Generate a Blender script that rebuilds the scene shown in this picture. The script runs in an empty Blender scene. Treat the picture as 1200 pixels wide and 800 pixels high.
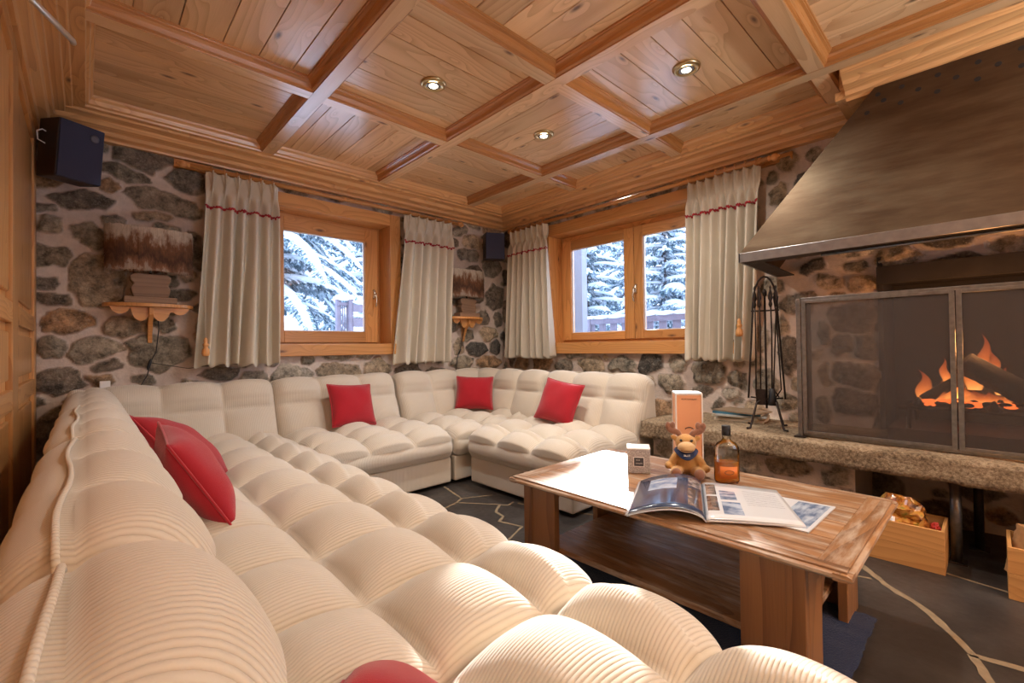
import bpy, bmesh, math, random
import numpy as np
from mathutils import Vector, Matrix, Euler
random.seed(7)
S = bpy.context.scene
COL = S.collection
PI = math.pi

# ------------------------------------------------------------------ helpers
class MB:
    """collects shapes into one mesh; uv in metres, u along the grain"""
    def __init__(s):
        s.v = []; s.f = []; s.uv = []; s.mi = []; s.sm = []; s.tint = []
    def face(s, idx, uvs, mi=0, sm=False, t=0.5):
        s.f.append(tuple(idx)); s.uv.append(uvs); s.mi.append(mi); s.sm.append(sm); s.tint.append(t)
    def box(s, lo, hi, grain=None, mi=0, M=None, taper=0.0):
        lo = Vector(lo); hi = Vector(hi); d = hi-lo
        if grain is None:
            grain = max(range(3), key=lambda i: d[i])
        o = [i for i in range(3) if i != grain]
        ou, ov = random.uniform(0, 40), random.uniform(0, 40); t = random.random()
        P = []
        for k in range(8):
            P.append(Vector(((hi if k & 1 else lo)[0], (hi if k & 2 else lo)[1], (hi if k & 4 else lo)[2])))
        b = len(s.v)
        for p in P: s.v.append(tuple(M @ p if M else p))
        for q in ((0, 2, 3, 1), (4, 5, 7, 6), (0, 1, 5, 4), (2, 6, 7, 3), (0, 4, 6, 2), (1, 3, 7, 5)):
            s.face([b+i for i in q], [(P[i][grain]+ou, P[i][o[0]]+P[i][o[1]]+ov) for i in q], mi, False, t)
    def extrude(s, prof, a, b, axis, mi=0, close=True, cap=True, place=None, sm=False):
        """prof: list of 2D points (p,q); swept from a to b along axis; place(p,q,t)->xyz"""
        n = len(prof); base = len(s.v)
        ou, ov = random.uniform(0, 40), random.uniform(0, 40); t = random.random()
        L = [0]
        for i in range(n): 
            j = (i+1) % n; L.append(L[-1]+math.hypot(prof[j][0]-prof[i][0], prof[j][1]-prof[i][1]))
        for w in (a, b):
            for p, q in prof: s.v.append(tuple(place(p, q, w)))
        for i in range(n if close else n-1):
            j = (i+1) % n
            s.face([base+i, base+j, base+n+j, base+n+i], [(a+ou, L[i]+ov), (a+ou, L[i+1]+ov), (b+ou, L[i+1]+ov), (b+ou, L[i]+ov)], mi, sm, t)
        if cap:
            s.face([base+i for i in range(n)][::-1], [(prof[i][0]+ou, prof[i][1]+ov) for i in range(n)][::-1], mi, False, t)
            s.face([base+n+i for i in range(n)], [(prof[i][0]+ou, prof[i][1]+ov) for i in range(n)], mi, False, t)
    def tube(s, pts, r, n=8, mi=0, cap=True, sm=True, closed=False):
        pts = [Vector(p) for p in pts]; m = len(pts)
        R = r if isinstance(r, (list, tuple)) else [r]*m
        base = len(s.v); up = Vector((0, 0, 1)); prev = None; L = 0; t = random.random(); ou = random.uniform(0, 40)
        ls = []
        for i in range(m):
            if closed: d = pts[(i+1) % m]-pts[i-1]
            else: d = pts[min(i+1, m-1)]-pts[max(i-1, 0)]
            d.normalize()
            if prev is None:
                a = up.cross(d)
                if a.length < 1e-3: a = Vector((1, 0, 0)).cross(d)
                a.normalize()
            else:
                a = prev - d*prev.dot(d); a.normalize()
            prev = a; b = d.cross(a)
            if i: L += (pts[i]-pts[i-1]).length
            ls.append(L)
            for k in range(n):
                an = 2*PI*k/n
                s.v.append(tuple(pts[i]+(a*math.cos(an)+b*math.sin(an))*R[i]))
        for i in range(m if closed else m-1):
            i2 = (i+1) % m
            for k in range(n):
                k2 = (k+1) % n; c = 2*PI*max(R)
                s.face([base+i*n+k, base+i*n+k2, base+i2*n+k2, base+i2*n+k],
                       [(ls[i]+ou, k*c/n), (ls[i]+ou, (k+1)*c/n), (ls[i2]+ou, (k+1)*c/n), (ls[i2]+ou, k*c/n)], mi, sm, t)
        if cap and not closed:
            s.face([base+k for k in range(n)][::-1], [(ou, 0)]*n, mi, False, t)
            s.face([base+(m-1)*n+k for k in range(n)], [(ou, 0)]*n, mi, False, t)
    def lathe(s, prof, c=(0, 0, 0), n=20, mi=0, sx=1, sy=1, M=None, sm=True):
        """prof (r,z) bottom to top around local z at c"""
        base = len(s.v); c = Vector(c); t = random.random(); ou = random.uniform(0, 40)
        m = len(prof); L = 0
        for i, (r, z) in enumerate(prof):
            for k in range(n):
                an = 2*PI*k/n
                p = Vector((max(r, 1e-5)*math.cos(an)*sx, max(r, 1e-5)*math.sin(an)*sy, z))
                p = (M @ p if M else p)+c
                s.v.append(tuple(p))
        for i in range(m-1):
            for k in range(n):
                k2 = (k+1) % n
                s.face([base+i*n+k, base+i*n+k2, base+(i+1)*n+k2, base+(i+1)*n+k],
                       [(prof[i][1]+ou, k*.02), (prof[i][1]+ou, (k+1)*.02), (prof[i+1][1]+ou, (k+1)*.02), (prof[i+1][1]+ou, k*.02)], mi, sm, t)
        s.face([base+k for k in range(n)][::-1], [(ou, 0)]*n, mi, False, t)
        s.face([base+(m-1)*n+k for k in range(n)], [(ou, 0)]*n, mi, False, t)
    def ball(s, c, r, n=14, m=9, mi=0, M=None):
        if not isinstance(r, (tuple, list)): r = (r, r, r)
        base = len(s.v); c = Vector(c)
        for i in range(m+1):
            th = PI*i/m
            for k in range(n):
                an = 2*PI*k/n
                p = Vector((r[0]*max(math.sin(th), 1e-4)*math.cos(an), r[1]*max(math.sin(th), 1e-4)*math.sin(an), -r[2]*math.cos(th)))
                s.v.append(tuple((M @ p if M else p)+c))
        for i in range(m):
            for k in range(n):
                k2 = (k+1) % n
                s.face([base+i*n+k, base+i*n+k2, base+(i+1)*n+k2, base+(i+1)*n+k], [(k*.01, i*.01)]*4, mi, True, .5)
    def grid(s, P, uv=None, mi=0, sm=True, cu=False, cv=False, flip=False):
        """P[i][j] rows of points"""
        h = len(P); w = len(P[0]); base = len(s.v); t = random.random()
        for r in P:
            for p in r: s.v.append(tuple(p))
        for i in range(h if cv else h-1):
            for j in range(w if cu else w-1):
                i2 = (i+1) % h; j2 = (j+1) % w
                q = [(i, j), (i, j2), (i2, j2), (i2, j)]
                if flip: q = q[::-1]
                if uv: u = [uv[a][b] for a, b in q]
                else: u = [(b/w, a/h) for a, b in q]
                s.face([base+a*w+b for a, b in q], u, mi, sm, t)
    def poly(s, pts, mi=0, uvs=None, t=.5):
        base = len(s.v)
        for p in pts: s.v.append(tuple(p))
        s.face([base+i for i in range(len(pts))], uvs or [(p[0], p[1]) for p in pts], mi, False, t)
    def build(s, name, mats, parent=None, bevel=0, org=None, weld=False, solid=0, sub=0, seg=2):
        me = bpy.data.meshes.new(name)
        v = s.v
        if org is None and parent is not None: org = parent.get('_org')
        if org is not None:
            v = [(a[0]-org[0], a[1]-org[1], a[2]-org[2]) for a in v]
        me.from_pydata(v, [], s.f)
        ul = me.uv_layers.new(name='UVMap')
        flat = [c for f in s.uv for p in f for c in p]
        ul.data.foreach_set('uv', flat)
        at = me.attributes.new('tint', 'FLOAT', 'FACE'); at.data.foreach_set('value', s.tint)
        me.polygons.foreach_set('material_index', s.mi)
        me.polygons.foreach_set('use_smooth', s.sm)
        if not isinstance(mats, (list, tuple)): mats = [mats]
        for m in mats: me.materials.append(m)
        bm = bmesh.new(); bm.from_mesh(me)
        if weld: bmesh.ops.remove_doubles(bm, verts=bm.verts, dist=weld)
        bmesh.ops.recalc_face_normals(bm, faces=bm.faces)
        bm.to_mesh(me); bm.free()
        me.update()
        o = bpy.data.objects.new(name, me); COL.objects.link(o)
        if parent is not None: o.parent = parent
        if org is not None: o['_org'] = tuple(org)
        if bevel:
            b = o.modifiers.new('b', 'BEVEL'); b.width = bevel; b.segments = seg; b.limit_method = 'ANGLE'; b.angle_limit = math.radians(40)
        if solid:
            b = o.modifiers.new('s', 'SOLIDIFY'); b.thickness = solid; b.offset = 0
        if sub:
            b = o.modifiers.new('u', 'SUBSURF'); b.levels = sub; b.render_levels = sub
        return o

def thing(name, label, cat, loc=(0, 0, 0), rot=(0, 0, 0), group=None, local=False):
    o = bpy.data.objects.new(name, None); COL.objects.link(o)
    o.location = loc; o.rotation_euler = rot
    o['label'] = label; o['category'] = cat
    if group: o['group'] = group
    if not local: o['_org'] = tuple(loc)
    o.empty_display_size = .1
    return o
def tag(o, label, cat, group=None, kind=None):
    o['label'] = label; o['category'] = cat
    if group: o['group'] = group
    if kind: o['kind'] = kind
    return o
def recentre(o, c):
    me = o.data
    n = len(me.vertices); a = np.empty(n*3); me.vertices.foreach_get('co', a)
    a = a.reshape(-1, 3)-np.array(c); me.vertices.foreach_set('co', a.ravel()); me.update(); o.location = Vector(o.location)+Vector(c)
    return o
def struct(o):
    o['kind'] = 'structure'; return o
def copy_tree(o, parent=None):
    c = o.copy(); COL.objects.link(c)
    if parent is not None: c.parent = parent
    for ch in list(o.children): copy_tree(ch, c)
    return c

# ------------------------------------------------------------------ numpy noise
def vnoise(x, y, seed=0):
    xi = np.floor(x).astype(np.int64); yi = np.floor(y).astype(np.int64)
    xf = x-xi; yf = y-yi
    def h(a, b):
        n = (a*374761393+b*668265263+seed*1442695040888963) & 0x7fffffff
        n = ((n ^ (n >> 13))*1274126177) & 0x7fffffff
        n = (n ^ (n >> 16)) & 0xffff
        return n/65535.0
    u = xf*xf*(3-2*xf); w = yf*yf*(3-2*yf)
    return (h(xi, yi)*(1-u)+h(xi+1, yi)*u)*(1-w)+(h(xi, yi+1)*(1-u)+h(xi+1, yi+1)*u)*w
def fbm(x, y, seed=0, o=4):
    r = 0; a = .5
    for k in range(o):
        r = r+a*(vnoise(x, y, seed+k)-.5)*2; x = x*2.03+3.1; y = y*2.03+1.7; a *= .5
    return r

# ------------------------------------------------------------------ materials
def nt(name):
    m = bpy.data.materials.new(name); m.use_nodes = True
    t = m.node_tree; t.nodes.clear()
    out = t.nodes.new('ShaderNodeOutputMaterial')
    return m, t, out
class N:
    def __init__(s, t): s.t = t
    def n(s, typ, ins=None, **kw):
        d = s.t.nodes.new(typ)
        for k, v in kw.items(): setattr(d, k, v)
        for k, v in (ins or {}).items():
            i = d.inputs[k]
            if hasattr(v, 'bl_idname') or hasattr(v, 'is_output'): s.t.links.new(v, i)
            else: i.default_value = v
        return d
    def math(s, op, a, b=None, c=None, clamp=False):
        d = s.t.nodes.new('ShaderNodeMath'); d.operation = op; d.use_clamp = clamp
        for i, v in enumerate((a, b, c)):
            if v is None: continue
            if hasattr(v, 'is_output'): s.t.links.new(v, d.inputs[i])
            else: d.inputs[i].default_value = v
        return d.outputs[0]
    def ramp(s, fac, pts, mode='LINEAR'):
        d = s.t.nodes.new('ShaderNodeValToRGB'); d.color_ramp.interpolation = mode
        e = d.color_ramp.elements
        while len(e) < len(pts): e.new(.5)
        for i, (p, c) in enumerate(pts):
            e[i].position = p; e[i].color = (c[0], c[1], c[2], 1) if len(c) == 3 else c
        s.t.links.new(fac, d.inputs[0]); return d.outputs[0]
    def mix(s, fac, a, b, mode='MIX'):
        d = s.t.nodes.new('ShaderNodeMix'); d.data_type = 'RGBA'; d.blend_type = mode
        for i, v in ((0, fac), (6, a), (7, b)):
            if hasattr(v, 'is_output'): s.t.links.new(v, d.inputs[i])
            elif i == 0: d.inputs[0].default_value = v
            else: d.inputs[i].default_value = (v[0], v[1], v[2], 1)
        return d.outputs[2]
    def bump(s, h, strength=1, dist=.001, normal=None):
        d = s.t.nodes.new('ShaderNodeBump'); s.t.links.new(h, d.inputs['Height'])
        d.inputs['Strength'].default_value = strength; d.inputs['Distance'].default_value = dist
        if normal is not None: s.t.links.new(normal, d.inputs['Normal'])
        return d.outputs[0]
def principled(k, out, base, rough=.5, metal=0, normal=None, **kw):
    d = k.t.nodes.new('ShaderNodeBsdfPrincipled')
    def st(nm, v):
        i = d.inputs[nm]
        if hasattr(v, 'is_output'): k.t.links.new(v, i)
        else: i.default_value = (v[0], v[1], v[2], 1) if isinstance(v, (tuple, list)) and len(v) == 3 else v
    st('Base Color', base); st('Roughness', rough); st('Metallic', metal)
    if normal is not None: k.t.links.new(normal, d.inputs['Normal'])
    for a, v in kw.items(): st(a, v)
    if out is not None: k.t.links.new(d.outputs[0], out.inputs[0])
    return d
def plain(name, col, rough=.5, metal=0, noise=0.0, scale=30, bump=0, **kw):
    m, t, out = nt(name); k = N(t)
    co = k.n('ShaderNodeTexCoord').outputs['Object']
    nz = k.n('ShaderNodeTexNoise', {'Vector': co, 'Scale': scale, 'Detail': 4}).outputs[0]
    c = col
    if noise:
        c = k.mix(nz, tuple(x*(1-noise) for x in col), tuple(min(1, x*(1+noise)) for x in col))
    nm = k.bump(nz, 1, bump) if bump else None
    principled(k, out, c, rough, metal, nm, **kw)
    return m

def wood(name, light, dark, knot=(.12, .045, .02), rough=.42, ringscale=14, ringamp=1.0, knots=True, coat=.25, tintamp=.35, grey=None):
    m, t, out = nt(name); k = N(t)
    uv = k.n('ShaderNodeUVMap', uv_map='UVMap').outputs[0]
    tn = k.n('ShaderNodeAttribute', attribute_name='tint').outputs['Fac']
    sp = k.n('ShaderNodeSeparateXYZ', {0: uv})
    u, v = sp.outputs[0], sp.outputs[1]
    # knots
    kv = k.n('ShaderNodeCombineXYZ', {0: k.math('MULTIPLY', u, 2.1), 1: k.math('MULTIPLY', v, 6.0), 2: 0.0}).outputs[0]
    vo = k.n('ShaderNodeTexVoronoi', {'Vector': kv, 'Scale': 1.0, 'Randomness': 1.0}, voronoi_dimensions='2D')
    kd = vo.outputs['Distance']
    infl = k.math('POWER', k.math('SUBTRACT', 1.0, k.math('MULTIPLY', kd, 2.2), clamp=True), 2.5)
    # warped rings
    wv = k.n('ShaderNodeCombineXYZ', {0: k.math('MULTIPLY', u, .45), 1: k.math('MULTIPLY', v, 3.6), 2: tn}).outputs[0]
    w1 = k.n('ShaderNodeTexNoise', {'Vector': wv, 'Scale': 1.0, 'Detail': 2.0, 'Roughness': .45}).outputs[0]
    ph = k.math('ADD', k.math('MULTIPLY', v, ringscale*2), k.math('MULTIPLY', w1, 13.0*ringamp))
    if knots: ph = k.math('ADD', ph, k.math('MULTIPLY', infl, 2.2))
    tri = k.math('FRACT', ph)
    ring = k.math('POWER', tri, 2.2)
    # fine fibres
    fv = k.n('ShaderNodeCombineXYZ', {0: k.math('MULTIPLY', u, 7.0), 1: k.math('MULTIPLY', v, 320.0), 2: 0.0}).outputs[0]
    fib = k.n('ShaderNodeTexNoise', {'Vector': fv, 'Scale': 1.0, 'Detail': 3.0}).outputs[0]
    lv = k.n('ShaderNodeCombineXYZ', {0: k.math('MULTIPLY', u, 1.4), 1: k.math('MULTIPLY', v, 9.0), 2: 3.3}).outputs[0]
    low = k.n('ShaderNodeTexNoise', {'Vector': lv, 'Scale': 1.0, 'Detail': 3.0}).outputs[0]
    f = k.math('ADD', k.math('MULTIPLY', ring, .55), k.math('MULTIPLY', k.math('SUBTRACT', fib, .35), .5))
    f = k.math('ADD', f, k.math('MULTIPLY', k.math('SUBTRACT', low, .5), .8), clamp=True)
    col = k.mix(f, light, dark)
    tf = k.math('ADD', 1-tintamp*.5, k.math('MULTIPLY', tn, tintamp))
    hv = k.n('ShaderNodeHueSaturation', {'Color': col, 'Value': tf}).outputs[0]
    if knots:
        kn = k.math('SUBTRACT', k.math('MULTIPLY', k.math('ADD', kd, k.math('MULTIPLY', k.math('SUBTRACT', low, .5), .10)), -14.0), -1.25, clamp=True)
        sel = k.n('ShaderNodeSeparateColor', {0: vo.outputs['Color']}).outputs[0]
        on = k.math('GREATER_THAN', sel, .68)
        hv = k.mix(k.math('MULTIPLY', k.math('MULTIPLY', kn, on), .9), hv, knot)
    if grey:
        gz = k.n('ShaderNodeTexNoise', {'Vector': k.n('ShaderNodeCombineXYZ', {0: k.math('MULTIPLY', u, 4), 1: k.math('MULTIPLY', v, 22), 2: 1.0}).outputs[0], 'Scale': 1.0, 'Detail': 5.0, 'Roughness': .65}).outputs[0]
        g = k.math('MULTIPLY', k.math('SUBTRACT', gz, .47, clamp=True), 5.5, clamp=True)
        hv = k.mix(k.math('MULTIPLY', g, .65), hv, grey)
    hgt = k.math('ADD', k.math('MULTIPLY', ring, -.4), k.math('MULTIPLY', fib, .5))
    nm = k.bump(hgt, .5, .0009)
    principled(k, out, hv, k.math('ADD', rough-.06, k.math('MULTIPLY', fib, .14)), 0, nm, **{'Coat Weight': coat, 'Coat Roughness': .22})
    return m

M = {}
M['pine'] = wood('honey_pine', (.66, .335, .115), (.36, .135, .036), rough=.4, coat=.35)
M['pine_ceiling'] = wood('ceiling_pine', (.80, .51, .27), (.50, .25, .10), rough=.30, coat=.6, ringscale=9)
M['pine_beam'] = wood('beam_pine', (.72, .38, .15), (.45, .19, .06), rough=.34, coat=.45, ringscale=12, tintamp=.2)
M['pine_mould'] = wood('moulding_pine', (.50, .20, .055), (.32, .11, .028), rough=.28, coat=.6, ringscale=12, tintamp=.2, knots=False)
M['pine_window'] = wood('window_pine', (.68, .32, .10), (.44, .17, .042), rough=.38, coat=.3)
M['pine_crate'] = wood('crate_pine', (.62, .32, .11), (.42, .18, .05), rough=.6, coat=0)
M['table'] = wood('waxed_table_wood', (.34, .165, .066), (.11, .044, .018), rough=.5, coat=.1, ringscale=8, ringamp=1.3, knots=False, grey=(.55, .45, .35))
M['table_dark'] = wood('table_leg_wood', (.33, .145, .05), (.12, .045, .016), rough=.4, coat=.25, ringscale=7, ringamp=.6, knots=False)
M['carved'] = wood('carved_grey_wood', (.30, .175, .105), (.17, .09, .05), rough=.6, coat=0, knots=False)

def corduroy():
    m, t, out = nt('cream_corduroy'); k = N(t)
    uv = k.n('ShaderNodeUVMap', uv_map='UVMap').outputs[0]
    sp = k.n('ShaderNodeSeparateXYZ', {0: uv})
    u = sp.outputs[0]
    co = k.n('ShaderNodeTexCoord').outputs['Object']
    wob = k.n('ShaderNodeTexNoise', {'Vector': co, 'Scale': 9.0, 'Detail': 1.0}).outputs[0]
    uu = k.math('ADD', u, k.math('MULTIPLY', wob, .004))
    s1 = k.math('SINE', k.math('MULTIPLY', uu, PI/.0082))
    rib = k.math('POWER', k.math('ABSOLUTE', s1), .7)
    nz = k.n('ShaderNodeTexNoise', {'Vector': co, 'Scale': 6.0, 'Detail': 4.0}).outputs[0]
    nf = k.n('ShaderNodeTexNoise', {'Vector': co, 'Scale': 420.0, 'Detail': 2.0}).outputs[0]
    c = k.mix(nz, (.62, .535, .43), (.70, .625, .525))
    c = k.mix(k.math('MULTIPLY', k.math('SUBTRACT', 1.0, rib), .5), c, (.46, .365, .265))
    h = k.math('ADD', k.math('MULTIPLY', rib, 1.0), k.math('MULTIPLY', nf, .15))
    nm = k.bump(h, .8, .0017)
    principled(k, out, c, .85, 0, nm, **{'Sheen Weight': .35, 'Sheen Roughness': .5, 'Specular IOR Level': .25})
    return m
M['cord'] = corduroy()
def fabric(name, a, b, scale=700, bump=.0006, sheen=.2, trans=0):
    m, t, out = nt(name); k = N(t)
    co = k.n('ShaderNodeTexCoord').outputs['Object']
    nz = k.n('ShaderNodeTexNoise', {'Vector': co, 'Scale': scale, 'Detail': 2.0}).outputs[0]
    lo = k.n('ShaderNodeTexNoise', {'Vector': co, 'Scale': 12.0, 'Detail': 3.0}).outputs[0]
    c = k.mix(k.math('ADD', k.math('MULTIPLY', nz, .6), k.math('MULTIPLY', lo, .4)), a, b)
    nm = k.bump(nz, .8, bump)
    d = principled(k, None if trans else out, c, .9, 0, nm, **{'Sheen Weight': sheen, 'Specular IOR Level': .2})
    if trans:
        tr = k.n('ShaderNodeBsdfTranslucent', {'Color': c})
        mx = k.n('ShaderNodeMixShader', {0: trans, 1: d.outputs[0], 2: tr.outputs[0]})
        t.links.new(mx.outputs[0], out.inputs[0])
    return m
M['red'] = fabric('red_wool', (.30, .006, .012), (.47, .018, .03), 500, .0012, .3)
M['red_pipe'] = fabric('red_wool_piping', (.36, .012, .02), (.5, .03, .04), 500, .0008, .3)
M['linen'] = fabric('oatmeal_linen', (.70, .615, .49), (.86, .785, .66), 500, .0006, .15, .22)
M['braid'] = fabric('crimson_braid', (.32, .01, .02), (.5, .04, .05), 300, .001)
M['rug'] = fabric('navy_rug', (.006, .013, .045), (.022, .038, .10), 160, .004)
M['iron'] = plain('wrought_iron', (.045, .034, .03), .5, .75, .5, 60, .0006)
M['black'] = plain('black_plastic', (.012, .012, .014), .45)
M['navy'] = plain('dark_navy_baffle', (.012, .011, .04), .6, 0, .2, 300)
M['speaker_side'] = plain('speaker_brown_black', (.022, .009, .009), .4)
M['brass'] = plain('antique_brass', (.55, .40, .20), .3, .9, .15)
M['chrome'] = plain('chrome', (.92, .90, .86), .28, .75)
M['silver'] = plain('silver_handle', (.75, .70, .62), .25, .9)
M['white'] = plain('white_card', (.85, .84, .82), .6)
M['paper'] = plain('glossy_paper', (.70, .72, .76), .22, 0, .03, 20)
M['rubber'] = plain('dark_gasket', (.03, .03, .035), .6)

def hood_metal():
    m, t, out = nt('burnished_hood_metal'); k = N(t)
    co = k.n('ShaderNodeTexCoord').outputs['Object']
    mp = k.n('ShaderNodeMapping', {'Vector': co, 'Scale': (1, 1, 6)}).outputs[0]
    n1 = k.n('ShaderNodeTexNoise', {'Vector': mp, 'Scale': 2.6, 'Detail': 6.0, 'Roughness': .65}).outputs[0]
    n2 = k.n('ShaderNodeTexNoise', {'Vector': co, 'Scale': 1.6, 'Detail': 3.0}).outputs[0]
    c = k.ramp(k.math('ADD', k.math('MULTIPLY', n1, .5), k.math('MULTIPLY', n2, .5)), [(.3, (.06, .034, .018)), (.5, (.105, .067, .04)), (.7, (.18, .135, .088))])
    r = k.math('ADD', .36, k.math('MULTIPLY', n1, .2))
    principled(k, out, c, r, .85, k.bump(n1, .3, .0015))
    return m
M['hood'] = hood_metal()
M['steel'] = plain('brushed_steel_lip', (.34, .33, .33), .35, .9, .3, 25, .0003)
M['steel_dark'] = plain('worn_steel_frame', (.22, .21, .20), .38, .85, .5, 40, .0005)
M['soot'] = plain('sooty_iron', (.035, .031, .030), .8, .2, .4, 12, .001)
M['char'] = plain('charred_log', (.035, .028, .025), .85, 0, .8, 60, .004)
M['ash'] = plain('ash_and_embers', (.05, .04, .035), .9, 0, .6, 40, .004)

def granite():
    m, t, out = nt('rough_granite'); k = N(t)
    co = k.n('ShaderNodeTexCoord').outputs['Object']
    a = k.n('ShaderNodeTexNoise', {'Vector': co, 'Scale': 70.0, 'Detail': 5.0, 'Roughness': .7}).outputs[0]
    b = k.n('ShaderNodeTexNoise', {'Vector': co, 'Scale': 6.0, 'Detail': 4.0}).outputs[0]
    c = k.ramp(k.math('ADD', k.math('MULTIPLY', a, .65), k.math('MULTIPLY', b, .35)), [(.38, (.10, .065, .035)), (.5, (.27, .19, .115)), (.62, (.46, .36, .24))])
    principled(k, out, c, .8, 0, k.bump(a, 1, .006))
    return m
M['granite'] = granite()
def slate():
    m, t, out = nt('dark_slate'); k = N(t)
    co = k.n('ShaderNodeTexCoord').outputs['Object']
    a = k.n('ShaderNodeTexNoise', {'Vector': co, 'Scale': 2.2, 'Detail': 6.0, 'Roughness': .6}).outputs[0]
    b = k.n('ShaderNodeTexNoise', {'Vector': co, 'Scale': 30.0, 'Detail': 4.0}).outputs[0]
    c = k.ramp(a, [(.35, (.022, .017, .015)), (.5, (.04, .033, .030)), (.68, (.07, .062, .058))])
    principled(k, out, c, k.math('ADD', .3, k.math('MULTIPLY', b, .25)), 0, k.bump(k.math('ADD', a, k.math('MULTIPLY', b, .25)), .8, .006))
    return m
M['slate'] = slate()
M['mortar'] = plain('tan_joint_mortar', (.26, .19, .115), .85, 0, .4, 25, .003)

def stone_mat():
    m, t, out = nt('rubble_stone_wall'); k = N(t)
    co = k.n('ShaderNodeTexCoord').outputs['Object']
    ca = k.n('ShaderNodeAttribute', attribute_name='stonecol').outputs['Color']
    mk = k.n('ShaderNodeAttribute', attribute_name='mask').outputs['Fac']
    n1 = k.n('ShaderNodeTexNoise', {'Vector': co, 'Scale': 16.0, 'Detail': 8.0, 'Roughness': .72}).outputs[0]
    n2 = k.n('ShaderNodeTexNoise', {'Vector': co, 'Scale': 75.0, 'Detail': 5.0, 'Roughness': .75}).outputs[0]
    n3 = k.n('ShaderNodeTexNoise', {'Vector': co, 'Scale': 5.0, 'Detail': 3.0}).outputs[0]
    v = k.math('ADD', k.math('MULTIPLY', k.math('SUBTRACT', n1, .5), 5.2), 1.1, clamp=False)
    v = k.math('MAXIMUM', v, .25)
    v = k.math('MULTIPLY', v, k.math('ADD', .55, k.math('MULTIPLY', n2, .9)))
    stone = k.n('ShaderNodeHueSaturation', {'Color': ca, 'Value': v, 'Saturation': 1.0}).outputs[0]
    lich = k.math('MULTIPLY', k.math('SUBTRACT', n2, .54, clamp=True), 7.0, clamp=True)
    stone = k.mix(k.math('MULTIPLY', lich, .6), stone, (.44, .39, .32))
    mor = k.mix(n3, (.60, .475, .40), (.66, .57, .50))
    mor = k.n('ShaderNodeHueSaturation', {'Color': mor, 'Value': k.math('ADD', .62, k.math('MULTIPLY', n1, .75))}).outputs[0]
    c = k.mix(k.math('ADD', mk, k.math('MULTIPLY', k.math('SUBTRACT', n2, .5), k.math('MULTIPLY', k.math('MULTIPLY', mk, k.math('SUBTRACT', 1.0, mk)), 4.0)), clamp=True), mor, stone)
    h = k.math('ADD', k.math('MULTIPLY', n1, .9), k.math('MULTIPLY', n2, .35))
    h = k.math('MULTIPLY', h, k.math('ADD', .35, k.math('MULTIPLY', mk, .65)))
    principled(k, out, c, .78, 0, k.bump(h, 1, .022), **{'Specular IOR Level': .4})
    return m
M['stone'] = stone_mat()

def glass_thin():
    m, t, out = nt('window_glass'); k = N(t)
    fr = k.n('ShaderNodeFresnel', {'IOR': 1.35}).outputs[0]
    tr = k.n('ShaderNodeBsdfTransparent', {'Color': (.97, .985, 1, 1)})
    gl = k.n('ShaderNodeBsdfGlossy', {'Roughness': .02})
    mx = k.n('ShaderNodeMixShader', {0: fr, 1: tr.outputs[0], 2: gl.outputs[0]})
    t.links.new(mx.outputs[0], out.inputs[0]); return m
M['glass'] = glass_thin()
def tinted(name, col, fac=.12, rough=.03):
    m, t, out = nt(name); k = N(t)
    tr = k.n('ShaderNodeBsdfTransparent', {'Color': (*col, 1)})
    fr = k.n('ShaderNodeFresnel', {'IOR': 1.5}).outputs[0]
    gl = k.n('ShaderNodeBsdfGlossy', {'Roughness': rough})
    f = k.math('ADD', fr, fac*.3)
    mx = k.n('ShaderNodeMixShader', {0: f, 1: tr.outputs[0], 2: gl.outputs[0]})
    t.links.new(mx.outputs[0], out.inputs[0]); return m
M['bottle'] = tinted('pale_green_glass', (.965, .975, .93))
M['plastic'] = tinted('orange_net_plastic', (.85, .42, .12), .5, .2)
def amber():
    m, t, out = nt('amber_spirit'); k = N(t)
    principled(k, out, (.95, .42, .05), .1, 0, None, **{'Transmission Weight': .6, 'IOR': 1.2})
    return m
M['amber'] = amber()
def screenmesh():
    m, t, out = nt('fine_wire_mesh'); k = N(t)
    co = k.n('ShaderNodeTexCoord').outputs['Object']
    nz = k.n('ShaderNodeTexNoise', {'Vector': co, 'Scale': 3.0, 'Detail': 2.0}).outputs[0]
    tr = k.n('ShaderNodeBsdfTransparent')
    d = principled(k, None, (.075, .058, .050), .7, .0)
    mx = k.n('ShaderNodeMixShader', {0: k.math('ADD', .44, k.math('MULTIPLY', nz, .12)), 1: tr.outputs[0], 2: d.outputs[0]})
    t.links.new(mx.outputs[0], out.inputs[0]); return m
M['mesh'] = screenmesh()
def emit(name, col, st):
    m, t, out = nt(name); k = N(t)
    e = k.n('ShaderNodeEmission', {'Color': (*col, 1), 'Strength': st})
    t.links.new(e.outputs[0], out.inputs[0]); return m
def flame():
    m, t, out = nt('flame'); k = N(t)
    uv = k.n('ShaderNodeUVMap', uv_map='UVMap').outputs[0]
    v = k.n('ShaderNodeSeparateXYZ', {0: uv}).outputs[1]
    lw = k.n('ShaderNodeLayerWeight', {'Blend': .35}).outputs['Facing']
    c = k.ramp(v, [(0, (1, .36, .08)), (.35, (1, .22, .04)), (1, (.85, .09, .02))])
    st = k.math('ADD', .9, k.math('MULTIPLY', k.math('POWER', k.math('SUBTRACT', 1.0, v, clamp=True), 2.0), 2.6))
    e = k.n('ShaderNodeEmission', {'Color': c, 'Strength': st})
    tr = k.n('ShaderNodeBsdfTransparent')
    f = k.math('ADD', k.math('MULTIPLY', lw, 1.0), k.math('ADD', .18, k.math('MULTIPLY', v, .45)), clamp=True)
    mx = k.n('ShaderNodeMixShader', {0: f, 1: e.outputs[0], 2: tr.outputs[0]})
    t.links.new(mx.outputs[0], out.inputs[0]); return m
M['flame'] = flame()
M['ember'] = emit('glowing_embers', (1, .16, .03), 3.0)
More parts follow.
